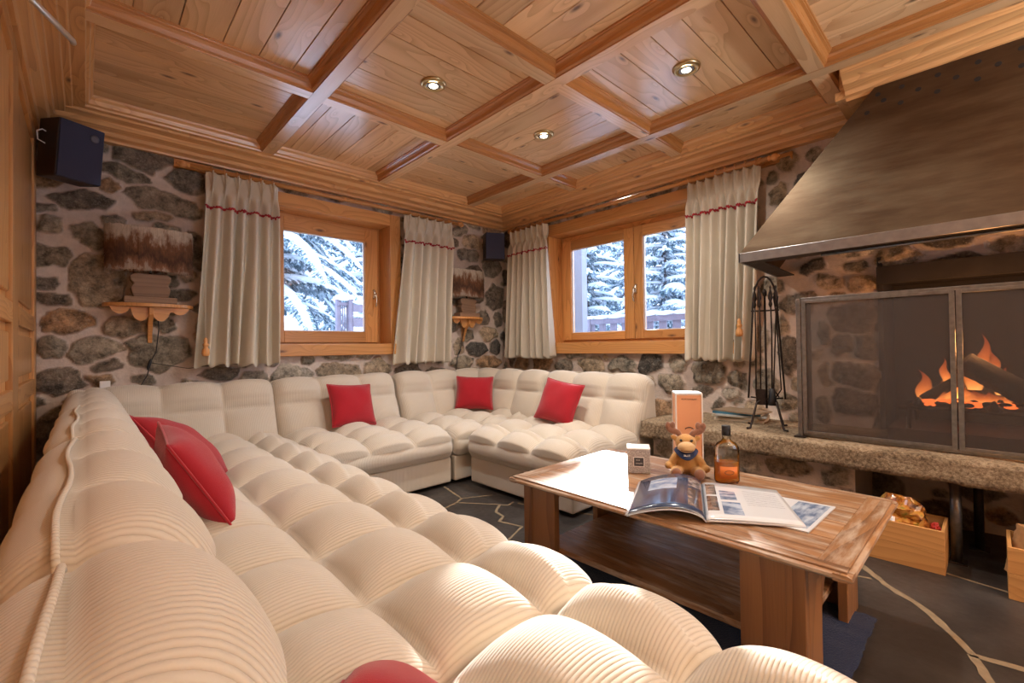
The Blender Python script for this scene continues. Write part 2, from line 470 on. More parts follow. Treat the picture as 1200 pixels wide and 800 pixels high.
M['bulb'] = emit('lamp_bulb', (1, .86, .62), 14.0)
def fur():
    m, t, out = nt('cowhide_fur'); k = N(t)
    co = k.n('ShaderNodeTexCoord').outputs['Object']
    z = k.n('ShaderNodeSeparateXYZ', {0: co}).outputs[2]
    mp = k.n('ShaderNodeMapping', {'Vector': co, 'Scale': (9, 9, 3.5)}).outputs[0]
    n1 = k.n('ShaderNodeTexNoise', {'Vector': mp, 'Scale': 1.5, 'Detail': 6.0, 'Roughness': .7}).outputs[0]
    f = k.math('ADD', k.math('MULTIPLY', z, 2.6), k.math('MULTIPLY', k.math('SUBTRACT', n1, .5), 1.0))
    c = k.ramp(f, [(-.0, (.40, .31, .24)), (.07, (.24, .11, .055)), (.25, (.07, .028, .014)), (.46, (.20, .085, .035)), (.60, (.52, .43, .34)), (.78, (.60, .52, .43)), (.95, (.16, .10, .07))])
    mp2 = k.n('ShaderNodeMapping', {'Vector': co, 'Scale': (160, 160, 12)}).outputs[0]
    n2 = k.n('ShaderNodeTexNoise', {'Vector': mp2, 'Scale': 1.0, 'Detail': 3.0}).outputs[0]
    c = k.n('ShaderNodeHueSaturation', {'Color': c, 'Value': k.math('ADD', .5, n2)}).outputs[0]
    principled(k, out, c, .8, 0, k.bump(n2, .8, .003)); return m
M['fur'] = fur()
M['plush'] = fabric('tan_plush', (.50, .25, .075), (.66, .38, .14), 260, .003, .4)
M['plush_light'] = fabric('pale_plush_muzzle', (.66, .42, .20), (.76, .52, .28), 260, .002, .4)
M['plush_brown'] = fabric('brown_plush', (.26, .12, .075), (.36, .18, .12), 260, .003, .4)
M['bandana'] = fabric('blue_bandana', (.02, .035, .10), (.04, .06, .15), 400, .0005)
# ---- outdoors
def snow():
    m, t, out = nt('snow'); k = N(t)
    co = k.n('ShaderNodeTexCoord').outputs['Object']
    nz = k.n('ShaderNodeTexNoise', {'Vector': co, 'Scale': 3.0, 'Detail': 5.0}).outputs[0]
    principled(k, out, (.84, .88, .94), .6, 0, k.bump(nz, .5, .05)); return m
M['snow'] = snow()
def needles():
    m, t, out = nt('frosted_needles'); k = N(t)
    ge = k.n('ShaderNodeNewGeometry')
    z = k.n('ShaderNodeSeparateXYZ', {0: ge.outputs['Normal']}).outputs[2]
    tn = k.n('ShaderNodeAttribute', attribute_name='tint').outputs['Fac']
    c = k.mix(k.math('POWER', tn, 1.6), (.07, .13, .16), (.62, .70, .78))
    principled(k, out, c, .7); return m
M['needles'] = needles()
M['bark'] = plain('grey_bark', (.13, .11, .115), .9, 0, .4, 14, .01)
M['deckwood'] = plain('weathered_violet_grey_timber', (.19, .16, .20), .7, 0, .3, 14, .002)
M['fieldstone'] = M['stone']

# ------------------------------------------------------------------ camera
f_px = 530.42; yaw, pit, rol = 0.75554688, 0.01226366, -0.01300064
cy, sy, cp, sp_ = math.cos(yaw), math.sin(yaw), math.cos(pit), math.sin(pit)
F = Vector((sy*cp, cy*cp, sp_)); R0 = Vector((cy, -sy, 0)); U0 = R0.cross(F)
R = R0*math.cos(rol)+U0*math.sin(rol); U = -R0*math.sin(rol)+U0*math.cos(rol)
cam = bpy.data.cameras.new('camera'); co = bpy.data.objects.new('camera', cam); COL.objects.link(co)
mw = Matrix(((R.x, U.x, -F.x, 0), (R.y, U.y, -F.y, 0), (R.z, U.z, -F.z, 1.0), (0, 0, 0, 1)))
co.matrix_world = mw
cam.sensor_width = 36; cam.lens = f_px/1200*36; cam.clip_start = .02; cam.clip_end = 200
S.camera = co

# ------------------------------------------------------------------ room dims
YA = 3.75; XB = 3.418; XL = -.205; YR = -2.6
ZC = 2.40; ZP = 2.465

# ------------------------------------------------------------------ stone walls
SA = [(0.294,2.269,0.166,0.095,0.1,'d'),(0.18,2.129,0.123,0.049,-0.1,'g'),(0.517,2.162,0.105,0.076,-0.02,'d'),(0.395,1.99,0.194,0.074,-0.1,'g'),(-0.012,1.915,0.154,0.052,0.07,'d'),(-0.138,1.748,0.058,0.05,0.17,'g'),(0.026,1.709,0.066,0.083,0.16,'g'),(-0.152,1.562,0.077,0.065,-0.07,'g'),(0.075,1.449,0.136,0.147,-0.1,'t'),(-0.166,1.407,0.049,0.035,-0.21,'d'),(-0.128,1.316,0.075,0.04,0.06,'d'),(-0.068,1.193,0.112,0.061,0.03,'r'),(0.195,1.158,0.123,0.065,0.09,'t'),(-0.142,1.037,0.067,0.074,-0.01,'g'),(0.048,1.015,0.123,0.068,0.17,'g'),(0.343,1.005,0.174,0.112,0.07,'g'),(0.098,0.925,0.072,0.026,0.1,'d'),(-0.111,0.833,0.109,0.07,0.04,'d'),(0.067,0.837,0.067,0.047,-0.06,'r'),(0.549,1.675,0.06,0.141,0.13,'d'),(0.472,1.388,0.096,0.035,0.07,'d'),(0.426,1.471,0.047,0.04,0.09,'g'),(0.397,1.185,0.055,0.051,0.03,'g'),(0.69,0.843,0.127,0.042,-0.05,'d'),(0.917,0.807,0.092,0.05,-0.05,'g'),(1.186,0.812,0.156,0.06,-0.05,'l'),(1.542,0.809,0.179,0.078,-0.05,'t'),(1.887,0.823,0.15,0.076,-0.04,'t'),(2.203,0.777,0.129,0.072,-0.05,'d'),(2.486,0.747,0.121,0.075,-0.05,'d'),(0.324,1.885,0.108,0.034,0.08,'t'),(0.515,1.531,0.039,0.07,0.1,'t'),(2.807,2.198,0.124,0.053,0.16,'g'),(2.973,2.099,0.118,0.081,0.15,'t'),(2.73,2.054,0.076,0.052,0.15,'g'),(2.925,1.966,0.138,0.063,0.06,'g'),(3.242,1.858,0.139,0.084,0.11,'g'),(3.262,1.55,0.139,0.141,0.07,'d'),(3.182,1.147,0.136,0.074,0.01,'t'),(3.013,0.982,0.129,0.081,-0.01,'k'),(3.265,0.988,0.088,0.084,-0.01,'k'),(2.902,1.144,0.079,0.062,0.01,'g'),(2.809,0.853,0.156,0.061,-0.03,'g'),(3.177,0.832,0.186,0.065,-0.03,'r'),(3.32,1.299,0.064,0.085,0.03,'d'),(2.79,1.02,0.066,0.079,-0.01,'t'),(3.1,1.32,0.084,0.073,0.04,'d'),(3.034,1.562,0.083,0.091,0.07,'d'),(2.767,1.675,0.099,0.123,0.09,'t'),(2.74,1.255,0.076,0.087,0.03,'g')]
SB = [(2.87,0.814,0.106,0.05,-0.02,'d'),(2.552,0.828,0.142,0.071,-0.02,'t'),(2.213,0.835,0.143,0.067,-0.02,'g'),(1.958,0.854,0.107,0.085,-0.02,'k'),(1.727,0.858,0.084,0.075,-0.02,'g'),(1.78,0.706,0.107,0.068,-0.05,'g'),(1.47,0.804,0.131,0.09,-0.03,'g'),(1.251,0.743,0.08,0.073,-0.04,'g'),(1.538,0.659,0.084,0.046,-0.06,'d'),(1.294,0.643,0.076,0.043,-0.07,'l'),(1.399,0.554,0.049,0.044,-0.08,'d'),(3.177,0.834,0.163,0.07,-0.02,'r'),(3.49,0.829,0.116,0.064,-0.02,'r'),(3.623,0.873,0.068,0.084,-0.01,'d'),(0.873,1.265,0.104,0.073,-0.12,'d'),(0.977,1.112,0.041,0.063,0.04,'g'),(0.929,0.928,0.069,0.125,-0.0,'d'),(1.254,0.59,0.046,0.031,-0.08,'g'),(0.898,0.736,0.039,0.051,-0.05,'t'),(1.062,0.722,0.074,0.094,-0.05,'g'),(0.95,0.597,0.065,0.057,-0.08,'g'),(1.024,1.393,0.073,0.058,0.11,'g'),(1.084,1.016,0.043,0.094,0.02,'g'),(0.915,2.231,0.073,0.068,0.07,'t'),(0.751,2.224,0.054,0.044,0.07,'g'),(0.971,2.005,0.063,0.075,0.25,'t'),(1.01,2.15,0.038,0.052,0.28,'g'),(0.835,2.06,0.047,0.056,0.07,'d'),(0.979,1.845,0.042,0.052,0.21,'d'),(0.58,1.153,0.134,0.104,0.06,'d'),(0.647,0.981,0.06,0.074,0.01,'d'),(0.517,0.975,0.064,0.092,0.01,'d'),(0.586,0.799,0.138,0.073,-0.04,'d'),(0.589,0.642,0.123,0.073,-0.08,'d'),(0.707,1.386,0.08,0.048,0.11,'t'),(0.535,1.351,0.089,0.046,0.11,'t'),(0.726,0.793,0.036,0.076,-0.04,'t'),(0.735,1.064,0.036,0.087,0.03,'g'),(0.739,0.577,0.041,0.076,-0.09,'g')]
CC = {'d': (.165, .132, .10), 'g': (.25, .212, .16), 't': (.34, .255, .17), 'r': (.31, .19, .105), 'k': (.08, .07, .06), 'l': (.40, .35, .28)}
def stone_wall(name, stones, s0, s1, z0, z1, place, hole, res, seed, notches=()):
    rnd = random.Random(seed)
    st = [[x[0], x[1], x[2]*1.1, x[3]*1.12, x[4], x[5]] for x in stones]
    # fill the rest with packed stones
    cs = .02; W = int((s1-s0)/cs)+1; Hh = int((z1-z0)/cs)+1
    gx, gz = np.meshgrid(s0+np.arange(W)*cs, z0+np.arange(Hh)*cs)
    occ = np.zeros(gx.shape, bool)
    def inside(S_, X, Z, m):
        c, s_ = math.cos(S_[4]), math.sin(S_[4])
        dx = X-S_[0]; dz = Z-S_[1]
        return (np.abs((dx*c+dz*s_)/(S_[2]+m))**2.4+np.abs((-dx*s_+dz*c)/(S_[3]+m))**2.4) < 1
    for x in st: occ |= inside(x, gx, gz, .008)
    for sz, tries in ((.19, 400), (.15, 900), (.11, 1800), (.08, 2500), (.055, 2500)):
        for _ in range(tries):
            a = sz*rnd.uniform(.8, 1.15); b = a*rnd.uniform(.45, .8)
            c = [rnd.uniform(s0, s1), rnd.uniform(z0, z1), a, b, rnd.gauss(0, .14), rnd.choice('ddggggttrkl' if a > .06 else 'dggtt')]
            i0 = max(0, int((c[0]-a-.05-s0)/cs)); i1 = min(W, int((c[0]+a+.05-s0)/cs)+2)
            j0 = max(0, int((c[1]-a-.05-z0)/cs)); j1 = min(Hh, int((c[1]+a+.05-z0)/cs)+2)
            sl = (slice(j0, j1), slice(i0, i1))
            ins = inside(c, gx[sl], gz[sl], .002)
            n = ins.sum()
            if n and (occ[sl] & ins).sum()/n < .035:
                occ[sl] |= ins; st.append(c)
    nx = int((s1-s0)/res)+1; nz = int((z1-z0)/res)+1
    X, Z = np.meshgrid(np.linspace(s0, s1, nx), np.linspace(z0, z1, nz))
    wx = X+fbm(X*8, Z*8, seed+1)*.036+fbm(X*30, Z*30, seed+5)*.009; wz = Z+fbm(X*8+7, Z*8, seed+2)*.032+fbm(X*30, Z*30+9, seed+6)*.006
    D1 = np.full(X.shape, 9.0); D2 = np.full(X.shape, 9.0); ID = np.zeros(X.shape, int)
    SZ = np.full(X.shape, .1)
    for i, q in enumerate(st):
        r = max(q[2], q[3])*1.5+.05
        i0 = max(0, int((q[0]-r-s0)/res)); i1 = min(nx, int((q[0]+r-s0)/res)+1)
        j0 = max(0, int((q[1]-r-z0)/res)); j1 = min(nz, int((q[1]+r-z0)/res)+1)
        if i1 <= i0 or j1 <= j0: continue
        sl = (slice(j0, j1), slice(i0, i1))
        c, s_ = math.cos(q[4]), math.sin(q[4])
        dx = wx[sl]-q[0]; dz = wz[sl]-q[1]
        aa = np.abs((dx*c+dz*s_)/q[2]); bb = np.abs((-dx*s_+dz*c)/q[3])
        d = (aa**2.3+bb**2.3)**(1/2.3)
        d = (d-1.06)*min(q[2], q[3])      # metres-ish signed distance
        lx = dx*c+dz*s_; lz = -dx*s_+dz*c; th0 = rnd.uniform(0, 6.28)
        for kk in range(6):
            th = th0+kk*1.047+rnd.uniform(-.35, .35); ct, sn = math.cos(th), math.sin(th)
            d = np.maximum(d, lx*ct+lz*sn-math.hypot(q[2]*ct, q[3]*sn)*rnd.uniform(.80, 1.0))
        a1 = D1[sl]; a2 = D2[sl]
        nearer = d < a1
        a2[:] = np.where(nearer, a1, np.minimum(a2, d)); ID[sl] = np.where(nearer, i, ID[sl]); a1[:] = np.where(nearer, d, a1)
    def sst(x): x = np.clip(x, 0, 1); return x*x*(3-2*x)
    m = sst((-D1+.006)/.012)
    gap = sst((D2-D1)/.03)
    m = m*gap
    prot = np.array([rnd.uniform(.012, .034) for _ in st])[ID]
    dome = sst((-D1)/.05)
    lump = fbm(X*13, Z*13, seed+9)*.013+fbm(X*42, Z*42, seed+11)*.006
    tiltx = np.array([rnd.uniform(-.08, .08) for _ in st])[ID]; cx = np.array([q[0] for q in st])[ID]; cz = np.array([q[1] for q in st])[ID]
    tiltz = np.array([rnd.uniform(-.12, .12) for _ in st])[ID]
    Hgt = m*(prot*(.55+.45*dome)+lump*1.2+(X-cx)*tiltx+(Z-cz)*tiltz)+(1-m)*(fbm(X*7, Z*7, seed+15)*.007+fbm(X*40, Z*40, seed+17)*.002)
    Hgt = np.clip(Hgt, -.012, .05)
    if hole:
        pass
    col = np.array([[v*g_ for v in CC[q[5]]] for q in st for g_ in [rnd.uniform(.8, 1.3)]])
    for i in range(len(st)):
        w = rnd.uniform(.97, 1.04); col[i][0] *= w; col[i][2] /= w
    C = col[ID]
    P = place(X, Z, Hgt)
    verts = np.stack(P, -1).reshape(-1, 3)
    idx = np.arange(nx*nz).reshape(nz, nx)
    q = np.stack([idx[:-1, :-1], idx[:-1, 1:], idx[1:, 1:], idx[1:, :-1]], -1)
    keep = np.ones(q.shape[:2], bool)
    Xc = (X[:-1, :-1]+X[1:, 1:])/2; Zc = (Z[:-1, :-1]+Z[1:, 1:])/2
    for h in ([hole] if hole else [])+list(notches):
        keep &= ~((Xc > h[0]) & (Xc < h[1]) & (Zc > h[2]) & (Zc < h[3]))
    q = q[keep]
    me = bpy.data.meshes.new(name)
    me.vertices.add(len(verts)); me.vertices.foreach_set('co', verts.ravel())
    nf = len(q); me.loops.add(nf*4); me.loops.foreach_set('vertex_index', q.ravel().astype(np.int32))
    me.polygons.add(nf); me.polygons.foreach_set('loop_start', np.arange(0, nf*4, 4, dtype=np.int32))
    me.polygons.foreach_set('loop_total', np.full(nf, 4, np.int32)); me.polygons.foreach_set('use_smooth', np.ones(nf, bool))
    me.update(calc_edges=True)
    a = me.attributes.new('stonecol', 'FLOAT_COLOR', 'POINT')
    a.data.foreach_set('color', np.concatenate([C.reshape(-1, 3), np.ones((nx*nz, 1))], 1).ravel())
    b = me.attributes.new('mask', 'FLOAT', 'POINT'); b.data.foreach_set('value', m.ravel())
    me.materials.append(M['stone'])
    o = bpy.data.objects.new(name, me); COL.objects.link(o); struct(o)
    return o
stone_wall('wall_north', SA, XL, XB+.02, .3, 2.42, lambda X, Z, H: (X, YA-H, Z), (1.0, 2.08, .97, 2.18), .0085, 11)
stone_wall('wall_east', SB, -1.7, YA+.02, .0, 2.42, lambda X, Z, H: (XB-H, X, Z), (1.23, 3.11, .955, 2.19), .0095, 23, notches=[(-1.35, .44, .5, 1.36)])
# lower / rear wall pieces
w = MB(); w.box((XL-.35, YA+.02, 0), (1.0, YA+.25, 2.6)); w.box((2.08, YA+.02, 0), (XB+.25, YA+.25, 2.6)); w.box((1.0, YA+.02, 0), (2.08, YA+.25, .955)); w.box((1.0, YA+.02, 2.2), (2.08, YA+.25, 2.6))
M['render'] = plain('lime_render', (.45, .38, .32), .9, 0, .2, 8, .004)
struct(w.build('wall_north_core', M['render']))
w = MB(); w.box((XB+.02, 3.11, 0), (XB+.25, YA+.02, 2.6)); w.box((XB+.02, .46, 0), (XB+.25, 1.23, 2.6)); w.box((XB+.02, 1.23, 0), (XB+.25, 3.11, .94)); w.box((XB+.02, 1.23, 2.2), (XB+.25, 3.11, 2.6)); w.box((XB+.02, YR, 1.4), (XB+.25, .46, 2.6)); w.box((XB+.02, YR, 0), (XB+.25, .46, .45)); w.box((XB+.02, YR, .45), (XB+.25, -1.36, 1.4))
struct(w.build('wall_east_core', M['render']))
w = MB(); w.box((XB-.02, YR, 0), (XB+.02, -1.7, 2.5)); struct(w.build('wall_east_plaster', M['render']))
# back wall with an opening for the added, unseen window
w = MB()
w.box((XL-.2, YR-.2, 0), (1.7, YR, 2.6)); w.box((3.1, YR-.2, 0), (XB+.25, YR, 2.6)); w.box((1.7, YR-.2, 2.15), (3.1, YR, 2.6)); w.box((1.7, YR-.2, 0), (3.1, YR, .85))
struct(w.build('wall_south', M['render']))
# left: pine panelling
t = thing('wall_west', 'honey pine panelled partition', 'wall', (XL, 0, 0)); del t['category']; struct(t)
w = MB(); w.box((XL-.08, YR, 0), (XL-.02, YA+.02, 2.45), grain=2)
w.build('backing', M['pine'], t)
w = MB()
ys = [YA, 2.88, 2.62, 1.9, 1.6, .7, .4, -.5, -.8, -1.7, -2.0, YR]
st_ = [(3.60, 3.73), (2.60, 2.80), (1.62, 1.82), (.64, .84), (-.34, -.14), (-1.32, -1.12), (-2.6, -2.4)]
for a, b in st_: w.box((XL-.022, a, .0), (XL, b, 2.42), grain=2)
for i in range(len(st_)-1):
    a = st_[i+1][1]; b = st_[i][0]
    for z0, z1 in ((0, .1), (.78, .86), (1.12, 1.20), (2.18, 2.42)):
        w.box((XL-.022, a, z0), (XL, b, z1), grain=1)
w.build('stile_frame', M['pine'], t, bevel=.004)
w = MB()
for i in range(len(st_)-1):
    a = st_[i+1][1]; b = st_[i][0]
    for z0, z1 in ((.1, .78), (.86, 1.12), (1.2, 2.18)):
        w.box((XL-.022, a+.035, z0+.035), (XL-.008, b-.035, z1-.035), grain=2)
w.build('raised_panel', M['pine'], t, bevel=.007)

# ------------------------------------------------------------------ floor
w = MB(); w.box((XL-.1, YR-.1, -.1), (XB+.9, YA+.1, 0), grain=0)
joints = [([(2.60,.475),(2.376,.298),(2.291,.196),(2.145,.108),(2.053,.061),(2.071,-.048),(2.2,-.5)], .03),([(2.053,.061),(1.924,.023),(1.5,-.15),(1.2,-.6)], .026),([(2.42,.37),(2.38,.47),(2.3,.62)], .018),
 ([(1.879,2.733),(1.814,2.432),(2.002,2.339)], .016),([(1.814,2.432),(1.741,2.39),(1.894,2.189),(1.941,2.119),(2.011,2.138)], .015),([(1.903,2.158),(1.81,2.084),(1.796,2.0),(1.726,1.959),(1.767,1.812)], .018),
 ([(1.741,2.39),(1.4,2.3),(1.1,2.45)], .016), ([(2.893,.477),(2.744,.296),(2.7,.152),(2.656,-.066),(2.7,-.6)], .014), ([(1.767,1.812),(1.5,1.7),(1.15,1.75)], .016), ([(2.2,-.5),(1.9,-1.1),(2.3,-1.8),(2.1,-2.6)], .025), ([(1.9,-1.1),(1.1,-1.4),(.3,-1.2)], .022), ([(2.3,.62),(2.35,1.1),(2.2,1.6),(2.01,2.1)], .018), ([(2.35,1.1),(2.8,1.3)], .016)]
for L, wd in joints:
    pts = [Vector((a, b, 0)) for a, b in L]; fine = []
    for i in range(len(pts)-1):
        n = max(2, int((pts[i+1]-pts[i]).length/.03))
        for j in range(n): fine.append(pts[i].lerp(pts[i+1], j/n))
    fine.append(pts[-1])
    Lf = []; Rt = []
    for i, p in enumerate(fine):
        d = fine[min(i+1, len(fine)-1)]-fine[max(i-1, 0)]; d.normalize(); nn = Vector((-d.y, d.x, 0))
        jx = wd*random.uniform(.6, 1.15)*.5; jy = wd*random.uniform(.6, 1.15)*.5
        Lf.append(p+nn*jx+Vector((0, 0, .0015))); Rt.append(p-nn*jy+Vector((0, 0, .0015)))
    w.grid([Lf, Rt], mi=1, sm=False)
struct(w.build('floor', [M['slate'], M['mortar']]))

# ------------------------------------------------------------------ ceiling
XS = [0.0, .945, 1.83, 2.775, 3.19]
YS = [3.50, 2.56, 1.582, .60, -.38, -1.36, -2.35]
w = MB(); w.box((XL-.25, YR-.2, ZP+.02), (XB+.3, YA+.3, ZP+.12)); struct(w.build('ceiling_slab', M['pine_beam']))
# planks
w = MB()
for i in range(4):
    for j in range(6):
        x0, x1 = XS[i], XS[i+1]; y1, y0 = YS[j], YS[j+1]
        alongx = (i+j) % 2 == 0
        # parity matched to the coffers: first cell by the corner panelling runs along x
        lo, hi = (y0, y1) if alongx else (x0, x1)
        n = 6 if (hi-lo) > .6 else 3
        ed = [lo+(hi-lo)*k/n+(random.uniform(-.012, .012) if 0 < k < n else 0) for k in range(n+1)]
        for k in range(n):
            a, b = ed[k]+.0018, ed[k+1]-.0018
            if alongx: w.box((x0, a, ZP), (x1, b, ZP+.02), grain=0)
            else: w.box((a, y0, ZP), (b, y1, ZP+.02), grain=1)
struct(w.build('ceiling_planks', M['pine_ceiling'], bevel=.0015, seg=1))
# beams with coved mouldings
def beam_prof(hw=.038):
    one = [(hw, 0.0), (hw+.001, .007), (hw+.007, .009), (hw+.013, .013), (hw+.015, .022), (hw+.018, .034), (hw+.026, .044), (hw+.036, .049), (hw+.037, .054), (hw+.042, .056), (hw+.043, .072)]
    return one+[(-p, q) for p, q in one[::-1]]
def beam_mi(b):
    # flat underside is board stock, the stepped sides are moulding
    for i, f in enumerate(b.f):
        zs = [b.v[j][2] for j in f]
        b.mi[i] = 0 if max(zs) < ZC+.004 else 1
for k, x in enumerate(XS[1:4]):
    b = MB(); b.extrude(beam_prof(), YR, YA-.24, 1, place=lambda p, q, t_: (x+p, t_, ZC+q))
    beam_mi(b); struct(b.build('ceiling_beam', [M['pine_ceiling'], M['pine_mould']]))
for k, y in enumerate(YS[1:6]):
    b = MB(); ends = [XL+.19]+XS[1:4]+[XB-.22]
    for q0 in range(4):
        b.extrude(beam_prof(), ends[q0], ends[q0+1], 0, place=lambda p, q, t_: (t_, y+p, ZC+q+.0015))
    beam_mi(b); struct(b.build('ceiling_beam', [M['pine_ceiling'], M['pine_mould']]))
# cornices
cor = [(-.02, 2.29), (.05, 2.29), (.052, 2.303), (.06, 2.31), (.08, 2.318), (.09, 2.338), (.10, 2.342), (.135, 2.352), (.15, 2.375), (.16, 2.379), (.20, 2.385), (.206, 2.397), (.235, ZC), (.238, 2.412), (.25, 2.418), (.256, 2.44), (.268, 2.452), (.272, 2.47), (-.02, 2.47)]
b = MB(); b.extrude(cor, XL, XB, 0, place=lambda p, q, t_: (t_, YA-p, q)); struct(b.build('trim_1', M['pine_beam'], bevel=.0012, seg=1))
b = MB(); b.extrude(cor, .50, YA, 1, place=lambda p, q, t_: (XB-p, t_, q+.0008)); struct(b.build('trim_2', M['pine_beam'], bevel=.0012, seg=1))
# soffit boxed out above the hood
sof = [(-.02, 2.29), (.45, 2.29), (.455, 2.305), (.475, 2.312), (.485, 2.33), (.495, 2.335), (.53, 2.347), (.54, 2.365), (.55, 2.37), (.585, 2.38), (.592, 2.40), (.64, 2.402), (.64, 2.47), (-.02, 2.47)]
b = MB(); b.extrude(sof, YR, .515, 1, place=lambda p, q, t_: (XB-p, t_, q))
b.box((XB-.50, .50, 2.345), (XB-.2, .535, 2.47), grain=0)
b.box((XB-.47, .515, 2.30), (XB-.1, .56, 2.345), grain=0)
struct(b.build('trim_3', M['pine_beam'], bevel=.0012, seg=1))
# flat boards beside the west partition
lp = [(XL-.02, 2.26), (XL+.015, 2.26), (XL+.02, 2.30), (XL+.05, 2.32), (XL+.06, 2.345), (XL+.075, 2.35), (XL+.08, 2.372), (XL+.12, 2.376), (XL+.125, 2.39), (XL+.15, 2.392), (XL+.155, ZC), (.0, ZC), (.003, 2.412), (.014, 2.418), (.02, 2.44), (.03, 2.452), (.034, 2.47), (XL-.02, 2.47)]
b = MB(); b.extrude(lp, YR, YA-.05, 1, place=lambda p, q, t_: (p, t_, q-.0006)); struct(b.build('trim_4', M['pine_beam'], bevel=.0012, seg=1))

# ------------------------------------------------------------------ downlights
def downlight(x, y, lab):
    t = thing('recessed_downlight', lab, 'ceiling light', (x, y, ZP), group='recessed ceiling lights')
    b = MB(); b.lathe([(.042, -.004), (.046, -.012), (.058, -.015), (.066, -.012), (.070, -.006), (.071, 0)], (x, y, ZP), 32)
    b.build('trim_ring', M['brass'], t)
    b = MB(); b.lathe([(.026, -.0135), (.029, -.0165), (.036, -.0155), (.041, -.0125)], (x, y, ZP), 24); b.build('inner_ring', M['steel'], t)
    b = MB(); b.ball((x, y, ZP-.0125), (.024, .024, .007), 16, 8); b.build('bulb', M['bulb'], t)
    la = bpy.data.lights.new('downlight_lamp', 'AREA'); la.shape = 'DISK'; la.size = .05; la.energy = DL; la.color = (1, .95, .87); la.spread = math.radians(150)
    lo = bpy.data.objects.new('downlight_lamp', la); COL.objects.link(lo); lo.location = (x, y, ZP-.022)
    return t
DL = 7.5
downlight(1.405, 2.10, 'lit recessed downlight in the coffer before the corner, at upper centre')
downlight(2.315, 1.085, 'lit recessed downlight in the pale coffer beside the metal hood')
downlight(2.305, 2.10, 'dim recessed downlight in the coffer nearest the paired window')
DL = 2.5  # the remaining downlights are added out of view to raise the room brightness
for x, y in ((1.39, .1), (1.39, -.87), (.47, -1.8), (2.31, -1.8)):
    downlight(x, y, 'added, unseen recessed downlight set in a pine coffer over the near part of the room')

# chrome lamp bar on the west border boards
t = thing('ceiling_lamp_bar', 'slim polished chrome bar hanging below the ceiling boards above the speaker', 'lamp', (-.09, 2.35, 2.26))
b = MB(); b.tube([(-.15, 2.15, 2.2), (-.131, 2.216, 2.2), (-.037, 2.52, 2.257), (-.036, 2.545, 2.262)], .011, 16); b.build('bar', M['chrome'], t)
b = MB(); b.tube([(-.145, 2.17, 2.2), (-.145, 2.17, 2.39)], .003, 8); b.build('hanger', M['chrome'], t)

# ------------------------------------------------------------------ windows
def frame_ring(b, o, i, d0, d1, place):
    """o,i = (a0,a1,z0,z1) outer / inner; place(a,d,z)"""
    def bx(a0, a1, z0, z1, g):
        p = place(a0, d0, z0); q = place(a1, d1, z1)
        lo = [min(p[k], q[k]) for k in range(3)]; hi = [max(p[k], q[k]) for k in range(3)]
        b.box(lo, hi, grain=g)
    ax = 0 if abs(place(1, 0, 0)[0]-place(0, 0, 0)[0]) > .5 else 1
    bx(o[0], i[0], o[2], o[3], 2); bx(i[1], o[1], o[2], o[3], 2)
    bx(i[0], i[1], i[3], o[3], ax); bx(i[0], i[1], o[2], i[2], ax)
def window(name, place, cas_o, cas_i, front, sashes, dz, handle_a, label, split=False):
    t = bpy.data.objects.new(name, None); COL.objects.link(t); struct(t); t['label'] = label
    b = MB(); frame_ring(b, cas_o, cas_i, front, dz+.08, place); b.build('casing', M['pine_window'], t, bevel=.004)
    b = MB(); 
    a0, a1 = cas_o[0]-.01, cas_o[1]+.01
    p = place(a0, front-.012, cas_o[2]); q = place(a1, front+.02, cas_i[2])
    b.box([min(p[k], q[k]) for k in range(3)], [max(p[k], q[k]) for k in range(3)]); b.build('window_sill', M['pine_window'], t, bevel=.004)
    so = (min(s[0] for s in sashes), max(s[1] for s in sashes), sashes[0][2], sashes[0][3])
    b = MB(); frame_ring(b, cas_i, so, dz+.02, dz+.08, place); b.build('fixed_frame', M['pine_window'], t, bevel=.003)
    for s in sashes:
        o = s[:4]; g = s[4:8]
        b = MB(); frame_ring(b, o, g, dz, dz+.055, place); sa = b.build('sash', M['pine_window'], t, bevel=.004)
        b = MB(); frame_ring(b, (g[0]-.002, g[1]+.002, g[2]-.002, g[3]+.002), (g[0]+.006, g[1]-.006, g[2]+.006, g[3]-.006), dz+.02, dz+.032, place); b.build('gasket', M['white'], sa)
        b = MB(); p = place(g[0], dz+.026, g[2]); q = place(g[1], dz+.030, g[3])
        b.box([min(p[k], q[k]) for k in range(3)], [max(p[k], q[k]) for k in range(3)]); b.build('pane', M['glass'], sa)
    # handle
    hz = 1.50
    b = MB(); q = lambda a, d, z: place(handle_a+a, dz-d, hz+z)
    b.tube([q(0, 0, -.035), q(0, .012, -.03), q(0, .012, .03), q(0, 0, .035)], .012, 10)
    b.tube([q(0, .012, 0), q(0, .04, 0)], .007, 8)
    b.tube([q(0, .04, .01), q(0, .043, -.02), q(.004, .05, -.06), q(.002, .046, -.10), q(-.003, .04, -.118)], [.008, .009, .008, .007, .006], 10)
    b.build('handle', M['silver'], t)
    b = MB()
    for s in sashes:
        pass
    return t
W1 = window('window_1', lambda a, d, z: (a, d, z), (.985, 2.10, .95, 2.207), (1.02, 1.995, 1.045, 2.105), 3.70,
            [(1.045, 1.965, 1.058, 2.082, 1.158, 1.843, 1.155, 1.968)], 3.885, 1.925, 'single pine casement window in the stone wall')
W2 = window('window_2', lambda a, d, z: (d, a, z), (1.21, 3.13, .93, 2.21), (1.31, 3.03, 1.035, 2.10), 3.375,
            [(2.172, 2.99, 1.06, 2.055, 2.272, 2.885, 1.133, 1.962), (1.35, 2.168, 1.06, 2.055, 1.45, 2.082, 1.133, 1.962)], 3.54, 2.15, 'double pine casement window in the stone wall')
